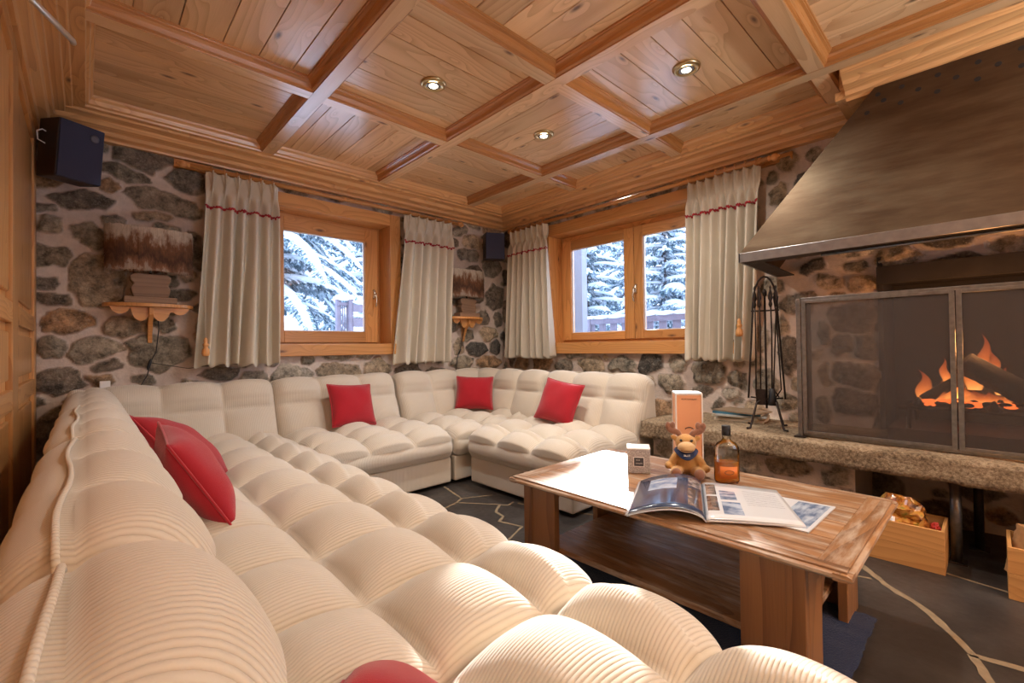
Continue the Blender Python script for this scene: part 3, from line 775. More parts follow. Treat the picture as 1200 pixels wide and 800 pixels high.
# window added in the unseen back wall to let in more daylight
t = bpy.data.objects.new('window_3_added', None); COL.objects.link(t); struct(t)
b = MB(); frame_ring(b, (1.7, 3.1, .85, 2.15), (1.77, 3.03, .92, 2.08), YR-.15, YR-.05, lambda a, d, z: (a, d, z)); b.box((2.37, YR-.15, .92), (2.43, YR-.05, 2.08)); b.build('window_frame', M['pine_window'], t)

# ------------------------------------------------------------------ curtain rods and curtains
def rod(name, label, P0, P1, zr):
    P0 = Vector((*P0, zr)); P1 = Vector((*P1, zr)); mid = (P0+P1)/2
    t = thing(name, label, 'curtain rod', tuple(P0), group=None)
    d = (P1-P0).normalized(); n = Vector((d.y, -d.x, 0))
    b = MB(); b.tube([P0, P1], .0165, 14); b.build('pole', M['pine_window'], t)
    for e, sg in ((P0, -1), (P1, 1)):
        rot = d.to_track_quat('Z', 'Y').to_matrix() if sg > 0 else (-d).to_track_quat('Z', 'Y').to_matrix()
        b = MB(); b.lathe([(.014, -.01), (.02, 0), (.014, .008), (.014, .014), (.024, .022), (.027, .035), (.022, .048), (.01, .056), (.012, .062), (.002, .07)], e, 16, M=rot); b.build('finial', M['pine_window'], t)
    return t, d
rodA, _ = rod('curtain_rod', 'turned pine curtain rod above the single window', (.50, 3.65), (2.72, 3.65), 2.238)
rodB, _ = rod('curtain_rod', 'turned pine curtain rod above the paired window', (3.32, 3.50), (3.32, 1.0), 2.235)
for (rt, pts) in ((rodA, [(.62, 3.65, 0), (1.56, 3.65, 0), (2.6, 3.65, 0)]), (rodB, [(3.32, 3.42, 1), (3.32, 2.25, 1), (3.32, 1.06, 1)])):
    for x, y, a in pts:
        b = MB()
        if a == 0: b.box((x-.012, 3.65, 2.235), (x+.012, 3.745, 2.262)); b.tube([(x, 3.632, 2.24), (x, 3.65, 2.236), (x, 3.668, 2.24)], .012, 8)
        else: b.box((3.32, y-.012, 2.232), (3.41, y+.012, 2.258)); b.tube([(3.302, y, 2.235), (3.32, y, 2.231), (3.338, y, 2.235)], .012, 8)
        b.build('bracket', M['pine_window'], rt)
# mounting boards
b = MB(); b.box((.43, 3.715, 2.235), (.62, 3.75, 2.285)); b.build('mounting_board', M['pine_window'], rodA)
b = MB(); b.box((3.385, .88, 2.215), (3.418, 1.12, 2.265)); b.build('mounting_board', M['pine_window'], rodB)

def curtain(label, A, n_, a0t, a1t, a0b, a1b, zt, zb, folds, seed, tassel=None, flip=1):
    """A: 'x' (runs along x at y=n_) or 'y' (runs along y at x=n_)"""
    rnd = random.Random(seed)
    place = (lambda a, d, z: (a, n_-d-.018, z)) if A == 'x' else (lambda a, d, z: (n_-d-.018, a, z))
    base = place((a0b+a1b)/2, 0, zb)
    t = thing('curtain', label, 'curtain', base)
    nu, nv = folds*20, 90
    ph = [rnd.uniform(-1.2, 1.2) for _ in range(folds+2)]; am = [rnd.uniform(.6, 1.35) for _ in range(folds+2)]
    G = []; UVs = []
    def pt(s, v, off=0):
        # s 0..1 across, v 0..1 downwards
        k = s*folds; ki = min(int(k), folds); fr = k-ki
        am_ = am[ki]*(1-fr)+am[ki+1]*fr; ph_ = ph[ki]*(1-fr)+ph[ki+1]*fr
        zrel = v*(zt-zb)
        amp = (.022+.028*min(1, v*1.4))*(.6+.4*am_)
        c = math.cos(2*PI*k+ph_*v*2)
        kq = k+v*(.22*math.sin(2*PI*k/3.1+seed)+.12*math.sin(2*PI*k/1.7+seed*2)); c2 = math.cos(2*PI*kq+ph_*v)
        w = math.copysign(abs(c2)**.8, c2)+.22*math.cos(4*PI*kq+1+v+ph_)*v+.28*math.cos(PI*k+seed)*v
        # triple pinch pleats: tight ridges gathered just above the braid, fanning towards the hooks
        hd = 1/(1+math.exp((zrel-.135)/.018))
        fr_ = (k % 1)-.5
        pw = .10+.16*abs(zrel-.085)/.085
        ridge = math.exp(-(fr_/pw)**2)*(1+.35*math.cos(2*PI*fr_/pw*.9))
        w = w*(1-hd)+hd*(1.25*ridge-.55)
        amp = amp*(1-hd)+.030*hd
        a0 = a0t*(1-v)+a0b*v+.012*math.sin(v*3+seed); a1 = a1t*(1-v)+a1b*v+.010*math.sin(v*2.5+seed*2)
        wob = -.010*math.sin(2*PI*(k-.5))*hd*(1-abs(zrel-.09)/.12 if abs(zrel-.09) < .12 else 0)
        a = a0+(a1-a0)*(s+.012*math.sin(2*PI*k+v*3)*v)+wob
        z = zt-zrel-(.010*math.sin(v*9+k)*.3)
        if v > .9: z += .012*math.cos(2*PI*k+1)*(v-.9)/.1
        z += .007*ridge*hd*max(0, 1-zrel/.06)
        return place(a, amp*w+off, z)
    for j in range(nv+1):
        v = (j/nv)**1.15
        G.append([pt(i/nu, v) for i in range(nu+1)]); UVs.append([(i/nu*1.5, v) for i in range(nu+1)])
    b = MB(); b.grid(G, UVs); b.build('cloth', M['linen'], t, solid=.003)
    b = MB(); vb = .235/(zt-zb)
    pts = [pt(i/nu, vb, .006) for i in range(nu+1)]
    pts = [Vector(p)+Vector((0, 0, .005*math.sin(i*1.9))) for i, p in enumerate(pts)]
    b.tube(pts, .0058, 6)
    for i in range(3, nu, 7): b.ball(pts[i]+Vector((0, 0, -.006)), .0085, 8, 5)
    b.build('braid', M['braid'], t)
    ringm = MB()
    for q in range(folds):
        s = (q+.5)/folds; a = a0t+(a1t-a0t)*s
        c = Vector(place(a, 0, ZR))
        pp = []
        for m_ in range(14):
            an = 2*PI*m_/14
            pp.append(Vector(place(a+.002, .021*math.sin(an), ZR+.021*math.cos(an))))
        r_ = MB(); r_.tube(pp, .0032, 6, closed=True); r_.tube([Vector(place(a, 0, ZR-.021)), Vector(place(a, 0, zt-.01))], .0015, 5); r_.build('ring', M['pine_window'], t)
    if tassel:
        a, z0 = tassel
        q = lambda z: place(a, .080, z)
        b = MB(); b.tube([q(z0+.03), q(z0+.3), place(a+.01, .06, z0+.75)], .0022, 6); b.build('pull_cord', M['linen'], t)
        b = MB(); c = Vector(q(z0-.09)); b.lathe([(.004, -.0), (.020, .004), (.024, .02), (.021, .045), (.012, .058), (.017, .07), (.018, .08), (.010, .09), (.013, .10), (.008, .118), (.002, .125)], c, 16); b.build('tassel', M['pine_window'], t)
    return t
ZR = 2.236
curtain('oatmeal curtain with crimson braid beside the wall speaker, left of the single window', 'x', 3.65, .585, 1.04, .525, 1.045, 2.218, .895, 6, 1, (.575, 1.055))
curtain('oatmeal curtain right of the single window, before the small fur lamp', 'x', 3.65, 2.10, 2.655, 1.995, 2.575, 2.212, .862, 6, 2)
curtain('oatmeal curtain beside the corner speaker, left of the paired window', 'y', 3.32, 3.52, 2.985, 3.60, 2.90, 2.21, .892, 7, 3)
curtain('oatmeal curtain hanging between the paired window and the metal hood', 'y', 3.32, 1.575, 1.04, 1.575, 1.115, 2.20, .888, 8, 4, (1.175, 1.14))

# ------------------------------------------------------------------ sofa
def resample(pts, n, closed=True):
    # Catmull-Rom through pts then even arc length
    m = len(pts); dense = []
    for i in range(m):
        p0, p1, p2, p3 = (pts[(i-1) % m], pts[i], pts[(i+1) % m], pts[(i+2) % m])
        for k in range(16):
            t_ = k/16
            dense.append(tuple(.5*((2*p1[c])+(-p0[c]+p2[c])*t_+(2*p0[c]-5*p1[c]+4*p2[c]-p3[c])*t_*t_+(-p0[c]+3*p1[c]-3*p2[c]+p3[c])*t_**3) for c in range(2)))
    dense.append(dense[0]); L = [0]
    for i in range(1, len(dense)): L.append(L[-1]+math.dist(dense[i], dense[i-1]))
    out = []; j = 0
    for k in range(n):
        s = L[-1]*k/n
        while L[j+1] < s: j += 1
        fr = (s-L[j])/(L[j+1]-L[j]+1e-9)
        out.append((dense[j][0]+(dense[j+1][0]-dense[j][0])*fr, dense[j][1]+(dense[j+1][1]-dense[j][1])*fr, s))
    return out, L[-1]
def cell(s, p=2.2, e=.72):
    s = min(max(s, 0), 1)
    return max(0.0, 1-abs(2*s-1)**p)**e
def cushion(prof, W, n, nu, tuft, amp, ucells, rr=.045, wob=0.0):
    """prof closed loop (d,z) ordered; tuft(d,z,s)->(v in cell, weight) ; local X=u, Y=-d"""
    P, L = resample(prof, n)
    # outward normals
    nrm = []
    area = sum(P[i][0]*P[(i+1) % n][1]-P[(i+1) % n][0]*P[i][1] for i in range(n))
    sg = 1 if area > 0 else -1
    for i in range(n):
        a = P[i-1]; c = P[(i+1) % n]; dx, dz = c[0]-a[0], c[1]-a[1]; l = math.hypot(dx, dz)+1e-9
        nrm.append((sg*dz/l, -sg*dx/l))
    us = []
    ne = 7
    for k in range(ne): us.append(rr*(1-math.cos(PI/2*k/ne)))
    for k in range(nu+1): us.append(rr+(W-2*rr)*k/nu)
    for k in range(ne-1, -1, -1): us.append(W-rr*(1-math.cos(PI/2*k/ne)))
    G = []; UV = []
    for u in us:
        e = 0
        if u < rr: e = rr-math.sqrt(max(0, rr*rr-(rr-u)**2))
        elif u > W-rr: e = rr-math.sqrt(max(0, rr*rr-(u-(W-rr))**2))
        row = []; uvr = []
        cu = cell((u/W*ucells) % 1 if 0 < u < W else 0)
        for i in range(n):
            d, z, s = P[i]; nx, nz = nrm[i]
            v, wgt, uw = tuft(d, z)
            cc = cu*uw+(1-uw)*cell(u/W, 8, .5)
            h = amp*wgt*cell(v)*cc - e*.9
            h += wob*math.sin(u*17+d*9)*math.sin(z*23+d*13)
            dd = d+nx*h; zz = z+nz*h
            row.append((u, -dd, zz)); uvr.append((u, s))
        G.append(row); UV.append(uvr)
    b = MB()
    # close loop in s manually to keep uv continuity
    h = len(G); w_ = n
    for r in G:
        for p in r: b.v.append(p)
    for i in range(h-1):
        for j in range(w_):
            j2 = (j+1) % w_
            s2 = UV[i][j2][1] if j2 else L
            b.face([i*w_+j, i*w_+j2, (i+1)*w_+j2, (i+1)*w_+j], [UV[i][j], (UV[i][j2][0], s2), (UV[i+1][j2][0], s2), UV[i+1][j]], 0, True)
    b.face([j for j in range(w_)], [(G[0][j][1], G[0][j][2]) for j in range(w_)], 0, False)
    b.face([(h-1)*w_+j for j in range(w_)], [(G[-1][j][1], G[-1][j][2]) for j in range(w_)], 0, False)
    return b
SEAT = [(.16, .20), (.16, .30), (.17, .375), (.24, .372), (.40, .372), (.55, .372), (.70, .372), (.82, .368), (.885, .345), (.912, .31), (.915, .27), (.90, .225), (.87, .205), (.70, .20), (.45, .20), (.25, .20)]
def seat_tuft(seams):
    def f(d, z):
        if z < .24 or d < .17: return .5, 0, 0
        if z < .33 and d > .85: # front panel
            return min(1, max(0, (z-.2)/.15)), .10, .2
        dd = min(d, .90)
        if z < .375 and d > .8: dd = .90+(.375-z)*.3
        for a, b_ in zip(seams[:-1], seams[1:]):
            if a <= dd <= b_: return (dd-a)/(b_-a), 1, 1
        return .5, .3, .3
    return f
BACK = [(-.105, .10), (-.108, .40), (-.108, .66), (-.10, .725), (-.06, .764), (-.01, .772), (.035, .757), (.066, .72), (.09, .66), (.118, .58), (.15, .49), (.188, .40), (.21, .33), (.21, .25), (.10, .2), (-.05, .10)]
def back_tuft(d, z):
    if z < .36 or d < -.10: return .5, 0, 0
    # v along the front: .38 -> .61 lower tuft, .61 -> crest -> -.05
    if z < .61 and d > 0: return (z-.37)/(.61-.37) if z > .37 else 0, 1, 1
    if d < -.045: return .5, .25, .3
    # upper
    tt = (z-.61)/.16*.55 if d > .085 else .55+(.085-d)/.12*.45
    return min(1, max(0, tt)), .95, 1
def base_box(W, d0=.10, d1=.88):
    b = MB(); r = .0
    prof = [(d0, .025), (d0, .20), (d1, .20), (d1, .025)]
    base = len(b.v)
    b.box((.006, -d1, .025), (W-.006, -d0, .205), grain=1)
    # rib uv: u across
    b.uv = [[(b.v[i][0], b.v[i][2]) for i in f] for f in b.f]
    return b
def straight_section():
    t = thing('sofa_section', '', 'sofa section', local=True)
    W = .965
    b = cushion(SEAT, W, 170, 108, seat_tuft([.16, .44, .715, .95]), .084, 3)
    b.build('seat_cushion', M['cord'], t)
    b = cushion(BACK, W, 130, 90, back_tuft, .050, 3, rr=.075); b.build('backrest', M['cord'], t); bb = b
    base_box(W).build('base', M['cord'], t, bevel=.012, seg=3)
    rows = len(bb.v)//130; jx = min(range(130), key=lambda j: abs(bb.v[(rows//2)*130+j][1]-.045)+(9 if bb.v[(rows//2)*130+j][2] < .7 else 0))
    zz = [bb.v[i*130+jx][2] for i in range(rows)]
    pp = [Vector((bb.v[i*130+jx][0], .046+.005*math.sin(i*.11), max(zz[max(0, i-2):i+3])*.6+.4*sum(zz[max(0, i-4):i+5])/len(zz[max(0, i-4):i+5])+.0035)) for i in range(0, rows, 3)]
    b = MB(); b.tube(pp, .0042, 8); b.build('piping', M['cord'], t)
    return t
def corner_section():
    t = thing('sofa_corner_section', '', 'sofa section', local=True)
    W = .965
    b = cushion(SEAT, W, 170, 108, seat_tuft([.16, .44, .715, .95]), .082, 3); b.build('seat_cushion', M['cord'], t)
    b = cushion(BACK, W+.11, 130, 92, back_tuft, .050, 3.34, rr=.05); b.build('backrest', M['cord'], t)
    b2 = cushion(BACK, W+.10, 130, 92, back_tuft, .050, 3.3, rr=.05)
    # rotate: runs along -y from the corner at x=W
    b2.v = [(W+y_, -(u-.115) if False else -(W)+u, z_) for (u, y_, z_) in [(p[0], -p[1]*-1, p[2]) for p in b2.v]]
    b2.build('side_backrest', M['cord'], t)
    base_box(W, .0, .88).build('base', M['cord'], t, bevel=.012, seg=3)
    return t
st0 = straight_section(); cs0 = corner_section()
def put(src, first, x, y, rz, label):
    o = src if first else copy_tree(src)
    o.location = (x, y, 0); o.rotation_euler = (0, 0, rz); o['label'] = label; o['group'] = 'modular tufted sofa'
    if x < .1:      # the long side has slightly deeper seats
        for c in o.children:
            if c.name.startswith(('seat_cushion', 'base')): c.scale = (1, 1.055, 1.03 if c.name.startswith('seat') else 1)
    return o
XC, YC = 0.022, 3.60
put(st0, True, .98, YC, 0, 'cream corduroy sofa section under the single window, with one red cushion')
put(st0, False, XC, .715, PI/2, 'long-side cream corduroy section beside the pine partition, its sunlit seat next to the table')
put(st0, False, XC, 1.68, PI/2, 'cream corduroy section on the partition side holding two red cushions')
put(st0, False, XC, -.25, PI/2, 'nearest cream corduroy section, cut off by the bottom edge of the photo')
put(st0, False, 2.93, 2.64, -PI/2, 'cream corduroy end section below the paired window, beside the hearth')
put(cs0, True, 1.965, YC, 0, 'cream corduroy corner section where both stone walls meet')
put(cs0, False, XC, 2.645, PI/2, 'cream corduroy corner section under the small shelf with the big fur lamp')

# ------------------------------------------------------------------ cushions
def pillow(label, loc, rot, w_=.36, h_=.36, th=.075, seed=0):
    t = thing('throw_pillow', label, 'cushion', loc, rot, group='red throw pillows', local=True)
    n = 28; P = []
    rnd = random.Random(seed)
    def pt(i, j, sgn):
        u = 2*i/n-1; v = 2*j/n-1
        k = 1-.07*(1-v*v)*abs(u)**2; k2 = 1-.07*(1-u*u)*abs(v)**2
        x = u*w_/2*k; z = v*h_/2*k2
        e = max(0, (1-abs(u)**2.6))**.55*max(0, (1-abs(v)**2.6))**.55
        return (x, sgn*(th*e+.0), z+.0)
    b = MB()
    for sgn in (1, -1):
        G = [[pt(i, j, sgn) for i in range(n+1)] for j in range(n+1)]
        G = [[(p[0], p[1]+.004*math.sin(p[0]*31+seed)*math.sin(p[2]*27)*(1 if abs(p[1]) > .01 else 0), p[2]) for p in r] for r in G]
        b.grid(G, flip=sgn < 0)
    b.build('cover', M['red'], t, weld=.0004)
    b = MB(); ring = [pt(i, 0, 0) for i in range(n)]+[pt(n, j, 0) for j in range(n)]+[pt(n-i, n, 0) for i in range(n)]+[pt(0, n-j, 0) for j in range(n)]
    b.tube(ring, .0042, 6, closed=True); b.build('piping', M['red_pipe'], t)
    return t
R_ = math.radians
pillow('red cushion leaning on the section under the single window', (1.48, 3.36, .575), (R_(-22), R_(4), R_(6)), .36, .33, seed=1)
pillow('red cushion propped in the corner where the stone walls meet', (2.60, 3.27, .585), (R_(-22), R_(2), R_(-40)), .34, .31, seed=2)
pillow('red cushion on the end section below the paired window', (2.62, 2.27, .58), (R_(-24), R_(8), R_(-84)), .34, .33, seed=3)
pillow('flat lying red cushion in the far left corner behind the upright one', (.33, 2.60, .55), (R_(-50), R_(20), R_(50)), .38, .36, seed=4)
pillow('red cushion with pale piping slumped against the partition-side backrest', (.275, 1.90, .575), (R_(-30), R_(-4), R_(88)), .38, .36, .075, seed=5)
p6 = pillow('red cushion corner poking up at the bottom edge of the photo', (.40, .685, .375), (0, 0, 0), .28, .28, .06, seed=6)
p6.rotation_mode = 'YXZ'; p6.rotation_euler = (R_(48), R_(45), R_(-80))

# ------------------------------------------------------------------ coffee table
tx0, tx1, ty0, ty1, tz = 1.40, 2.165, .262, 1.495, .42
t = thing('coffee_table', 'rustic waxed wood coffee table with lower shelf in front of the hearth', 'table', ((tx0+tx1)/2, (ty0+ty1)/2, 0))
b = MB(); nb = 4
for k in range(nb):
    a = tx0+.035+(tx1-tx0-.07)*k/nb; c = tx0+.035+(tx1-tx0-.07)*(k+1)/nb
    b.box((a+.0006, ty0+.07, tz-.028), (c-.0006, ty1-.07, tz), grain=1)
b.box((tx0+.035, ty0+.0, tz-.028), (tx1-.035, ty0+.07, tz), grain=0); b.box((tx0+.035, ty1-.07, tz-.028), (tx1-.035, ty1, tz), grain=0)
b.box((tx0, ty0, tz-.028), (tx0+.035, ty1, tz), grain=1); b.box((tx1-.035, ty0, tz-.028), (tx1, ty1, tz), grain=1)
b.build('tabletop', M['table'], t, bevel=.002)
b = MB(); b.extrude([(0, 0), (.012, -.004), (.014, -.012), (.004, -.018), (-.01, -.02), (-.03, -.02), (-.03, 0)], ty0-.012, ty1+.012, 1, place=lambda p, q, s_: (tx0-p, s_, tz-.006+q))
b.extrude([(0, 0), (.012, -.004), (.014, -.012), (.004, -.018), (-.01, -.02), (-.03, -.02), (-.03, 0)], ty0-.012, ty1+.012, 1, place=lambda p, q, s_: (tx1+p, s_, tz-.006+q))
for yy, sg in ((ty0, -1), (ty1, 1)):
    b.extrude([(0, 0), (.012, -.004), (.014, -.012), (.004, -.018), (-.01, -.02), (-.03, -.02), (-.03, 0)], tx0-.012, tx1+.012, 0, place=lambda p, q, s_: (s_, yy+sg*p, tz-.006+q))
b.build('edge_moulding', M['table'], t, bevel=.0015)
for (ya, yb, yin) in ((.365, .54, 1), (1.285, 1.465, -1)):
    for (xa, xb, sg) in ((1.445, 1.475, 1), (2.085, 2.115, -1)):
        b = MB(); b.box((xa, ya, 0), (xb, yb, tz-.028), grain=2)
        ye = ya if yin > 0 else yb-.03
        x0_, x1_ = (xb, xb+.135) if sg > 0 else (xa-.135, xa)
        b.box((x0_, ye, 0), (x1_, ye+.03, tz-.028), grain=2)
        cxp = xa-.004 if sg > 0 else xb-.001; 
        b.box((cxp, (ya if yin > 0 else yb-.05), 0.0), (cxp+.005, (ya+.05 if yin > 0 else yb), tz-.03), grain=2)
        b.build('leg', M['table_dark'], t, bevel=.003)
    # arched end apron
    ye = ya if yin > 0 else yb-.03
    b = MB(); arch = [(1.61, tz-.028), (1.61, .20)]
    for k in range(1, 12):
        a = PI-PI*k/12; arch.append((1.78+.17*math.cos(a), .20+.13*math.sin(a)))
    arch += [(1.95, .20), (1.95, tz-.028)]
    b.extrude([(p, q) for p, q in arch], ye, ye+.028, 1, place=lambda p, q, s_: (p, s_, q)); b.build('end_apron', M['table_dark'], t)
b = MB()
for k in range(3): b.box((1.515+.18*k, .42, .092), (1.515+.18*(k+1)-.001, 1.41, .116), grain=1)
b.build('shelf', M['table'], t, bevel=.002)
b = MB(); b.box((1.47, .40, .345), (1.49, 1.44, .392), grain=1) if False else None
# ------------------------------------------------------------------ rug
b = MB()
n = 40; G = []
for j in range(n+1):
    G.append([(1.12+.94*i/n+random.uniform(-.004, .004), .30+1.24*j/n+random.uniform(-.004, .004), .014+random.uniform(-.003, .003)) for i in range(n+1)])
b.grid(G); b.box((1.13, .31, .002), (2.05, 1.53, .010))
o = b.build('rug', M['rug']); tag(o, 'dark navy woven rug lying under the coffee table', 'rug'); recentre(o, (1.6, .9, .002))

# ------------------------------------------------------------------ things on the table
ZT = tz+.001
# tall orange carton
def card_box(name, label, cat, cx, cyy, rz, w_, d_, h_, mats, z=ZT):
    t = thing(name, label, cat, (cx, cyy, z), (0, 0, rz), local=True)
    return t
def orange_mat():
    return plain('orange_card', (.82, .40, .21), .45, 0, .04, 8)
M['orange'] = orange_mat(); M['silver_ink'] = plain('dark_print', (.05, .035, .03), .5)
t = card_box('bottle_carton', 'tall orange gift carton with white edges standing behind the plush toy', 'box', 2.14, 1.03, R_(44), .125, .11, .345, None)
b = MB(); w_, d_, h_ = .118, .10, .345
b.box((-w_/2, -d_/2, 0), (w_/2, d_/2, h_)); b.build('carton', M['orange'], t, bevel=.002)
b = MB()
for sx in (-1, 1):
    for sy_ in (-1, 1): b.box((sx*w_/2-.003, sy_*d_/2-.003, 0), (sx*w_/2+.003, sy_*d_/2+.003, h_+.001))
b.box((-w_/2-.001, -d_/2-.001, h_-.006), (w_/2+.001, d_/2+.001, h_+.004)); b.build('white_edging', M['white'], t)
b = MB(); yf = d_/2+.0012
fr = -d_/2-.0014
b.tube([(.028*math.cos(a)*(1-.25*k/14)-.0, fr, .155+.03*math.sin(a)) for k, a in enumerate([PI*.75-PI*1.55*q/14 for q in range(15)])], .0022, 6)
b.tube([(-.015+.011*math.cos(a), fr, .133+.009*math.sin(a)) for a in [q*.6 for q in range(10)]], .002, 6); b.build('monogram', M['silver_ink'], t)
def text(body, size, mat, parent, loc, rot, name='lettering', ext=.0004):
    c = bpy.data.curves.new(name, 'FONT'); c.body = body; c.size = size; c.align_x = 'CENTER'; c.align_y = 'CENTER'; c.extrude = ext
    c.materials.append(mat); tmp = bpy.data.objects.new(name, c); COL.objects.link(tmp); bpy.context.view_layer.update(); me = bpy.data.meshes.new_from_object(tmp.evaluated_get(bpy.context.evaluated_depsgraph_get())); bpy.data.objects.remove(tmp)
    o = bpy.data.objects.new(name, me); COL.objects.link(o); o.parent = parent; o.location = loc; o.rotation_euler = rot
    return o
text('VEUVE CLICQUOT', .0085, M['silver_ink'], t, (0, fr, .318), (R_(90), 0, 0))
# small candle carton
M['lace'] = None
def lace():
    m, t_, out = nt('grey_patterned_card'); k = N(t_)
    co_ = k.n('ShaderNodeTexCoord').outputs['Object']
    vo = k.n('ShaderNodeTexVoronoi', {'Vector': co_, 'Scale': 260.0}).outputs['Distance']
    c = k.mix(k.math('GREATER_THAN', vo, .42), (.62, .58, .56), (.36, .33, .32))
    principled(k, out, c, .6); return m
M['lace'] = lace()
t = card_box('candle_carton', 'small square grey patterned carton with a dark label, beside the magazine', 'box', 1.865, 1.135, R_(43), .1, .1, .11, None)
t.rotation_euler = (0, 0, R_(-57))
a_ = .050
b = MB(); b.box((-a_, -a_, 0), (a_, a_, .110)); b.build('carton', M['lace'], t, bevel=.0015)
b = MB(); b.box((-a_-.0008, -a_-.0008, .107), (a_+.0008, a_+.0008, .1125)); b.build('lid', M['white'], t, bevel=.0015)
b = MB(); b.box((-.024, -a_-.0015, .03), (.024, -a_-.0002, .074)); lb = b.build('label_border', M['white'], t)
b = MB(); b.box((-.021, -a_-.0022, .033), (.021, -a_-.0014, .071)); b.build('label_panel', plain('charcoal_label', (.06, .06, .07), .5), t)
text('BLUE', .007, M['white'], t, (-.004, -a_-.0026, .060), (R_(90), 0, 0))
text('CHALETS', .007, M['white'], t, (0, -a_-.0026, .045), (R_(90), 0, 0))
t0 = [o for o in bpy.data.objects if o.name.startswith('bottle_carton')][0]; t0.rotation_euler = (0, 0, R_(-54))

# whisky-type bottle
t = thing('spirit_bottle', 'clear flask bottle half full of amber spirit with black cap', 'bottle', (1.96, .775, ZT), (0, 0, R_(-50)), local=True)
prof = [(.034, 0), (.044, .003), (.047, .012), (.047, .135), (.044, .152), (.034, .166), (.019, .176), (.015, .183), (.015, .200), (.0165, .203), (.0165, .207)]
b = MB(); b.lathe(prof, (0, 0, 0), 32, sx=1.08, sy=.62); b.build('glass_body', M['bottle'], t)
b = MB(); b.lathe([(.036, .004), (.0425, .007), (.044, .014), (.044, .088), (.0435, .089)], (0, 0, 0), 32, sx=1.08, sy=.62); b.build('spirit', M['amber'], t)
b = MB(); b.lathe([(.0175, .197), (.0175, .236), (.016, .238)], (0, 0, 0), 24); b.build('cap', M['black'], t)
M['label'] = plain('orange_bottle_label', (.72, .20, .03), .5)
b = MB(); n = 14; G = []
for j in range(2):
    G.append([(.0478*1.08*math.sin(-.75+1.5*i/n), -.0478*.63*math.cos(-.75+1.5*i/n), .022+.050*j) for i in range(n+1)])
b.grid(G); b.build('label', M['label'], t, solid=.0006)
b = MB(); b.tube([(.018*math.cos(a), -.0312, .048+.008*math.sin(a)) for a in [2*PI*q/20 for q in range(20)]], .0009, 5, closed=True); b.build('oval_emblem', M['silver_ink'], t)

# plush moose
t = thing('plush_moose', 'tan plush moose with brown antlers and a blue neckerchief, sitting', 'soft toy', (1.965, .955, ZT), (0, 0, R_(-60)), local=True); t.scale = (1.1, 1.1, 1.06)
b = MB()
b.ball((0, 0, .055), (.048, .042, .055)); b.ball((0, -.004, .130), (.041, .037, .039)); 
b.ball((-.048, -.022, .065), (.016, .018, .036), M=Euler((0, R_(25), 0)).to_matrix()); b.ball((.052, -.022, .058), (.018, .018, .038), M=Euler((0, R_(-30), 0)).to_matrix())
b.ball((.070, -.034, .034), (.019, .02, .017)); b.ball((-.068, -.03, .04), (.017, .02, .016))
b.ball((-.038, -.05, .022), (.022, .045, .021), M=Euler((0, 0, R_(-25))).to_matrix()); b.ball((.04, -.05, .022), (.022, .045, .021), M=Euler((0, 0, R_(25))).to_matrix())
b.ball((.043, .0, .15), (.018, .008, .011), M=Euler((0, R_(-30), 0)).to_matrix()); b.ball((-.043, .0, .15), (.018, .008, .011), M=Euler((0, R_(30), 0)).to_matrix())
b.ball((0, -.032, .118), (.026, .026, .022))
o = b.build('body', M['plush'], t); md = o.modifiers.new('r', 'REMESH'); md.mode = 'VOXEL'; md.voxel_size = .004; md.use_smooth_shade = True
md = o.modifiers.new('sm', 'SMOOTH'); md.iterations = 4
b = MB(); b.ball((0, -.043, .121), (.034, .026, .023)); b.build('muzzle', M['plush_light'], t)
for sg in (-1, 1):
    b = MB(); b.ball((sg*.052, .004, .182), (.027, .009, .015), M=Euler((0, R_(-sg*30), 0)).to_matrix()); b.ball((sg*.068, .004, .200), (.011, .009, .018)); b.ball((sg*.048, .004, .203), (.010, .009, .016)); b.ball((sg*.030, .004, .172), (.012, .009, .02), M=Euler((0, R_(sg*40), 0)).to_matrix())
    o = b.build('antler', M['plush_brown'], t); md = o.modifiers.new('r', 'REMESH'); md.mode = 'VOXEL'; md.voxel_size = .003; md.use_smooth_shade = True
    b = MB(); b.ball((sg*.020, -.036, .147), .0058, 10, 7); b.build('eye', M['black'], t)
    b = MB(); b.ball((sg*.042, -.092, .024), (.020, .010, .022)); b.build('foot', M['plush_brown'], t)
b = MB(); b.tube([(.028*math.sin(a), -.061-.008*math.cos(a*1.3), .116-.006*math.cos(a)) for a in [-.9+.15*k for k in range(13)]], .0012, 5); b.build('smile', M['black'], t)
b = MB(); G = []
for j in range(5):
    v = j/4
    G.append([((.040+.006*v)*math.cos(a), (.036+.014*v*max(0, -math.sin(a)))*math.sin(a)-.004-.012*v*max(0, -math.sin(a)), .105-.028*v*(max(0, -math.sin(a))**2+.25)+.002) for a in [2*PI*q/28 for q in range(28)]])
b.grid(G, cu=True); b.build('neckerchief', M['bandana'], t, solid=.003)
text('BLUE', .011, M['white'], t, (0, -.0605, .090), (R_(72), 0, 0), ext=.0006)

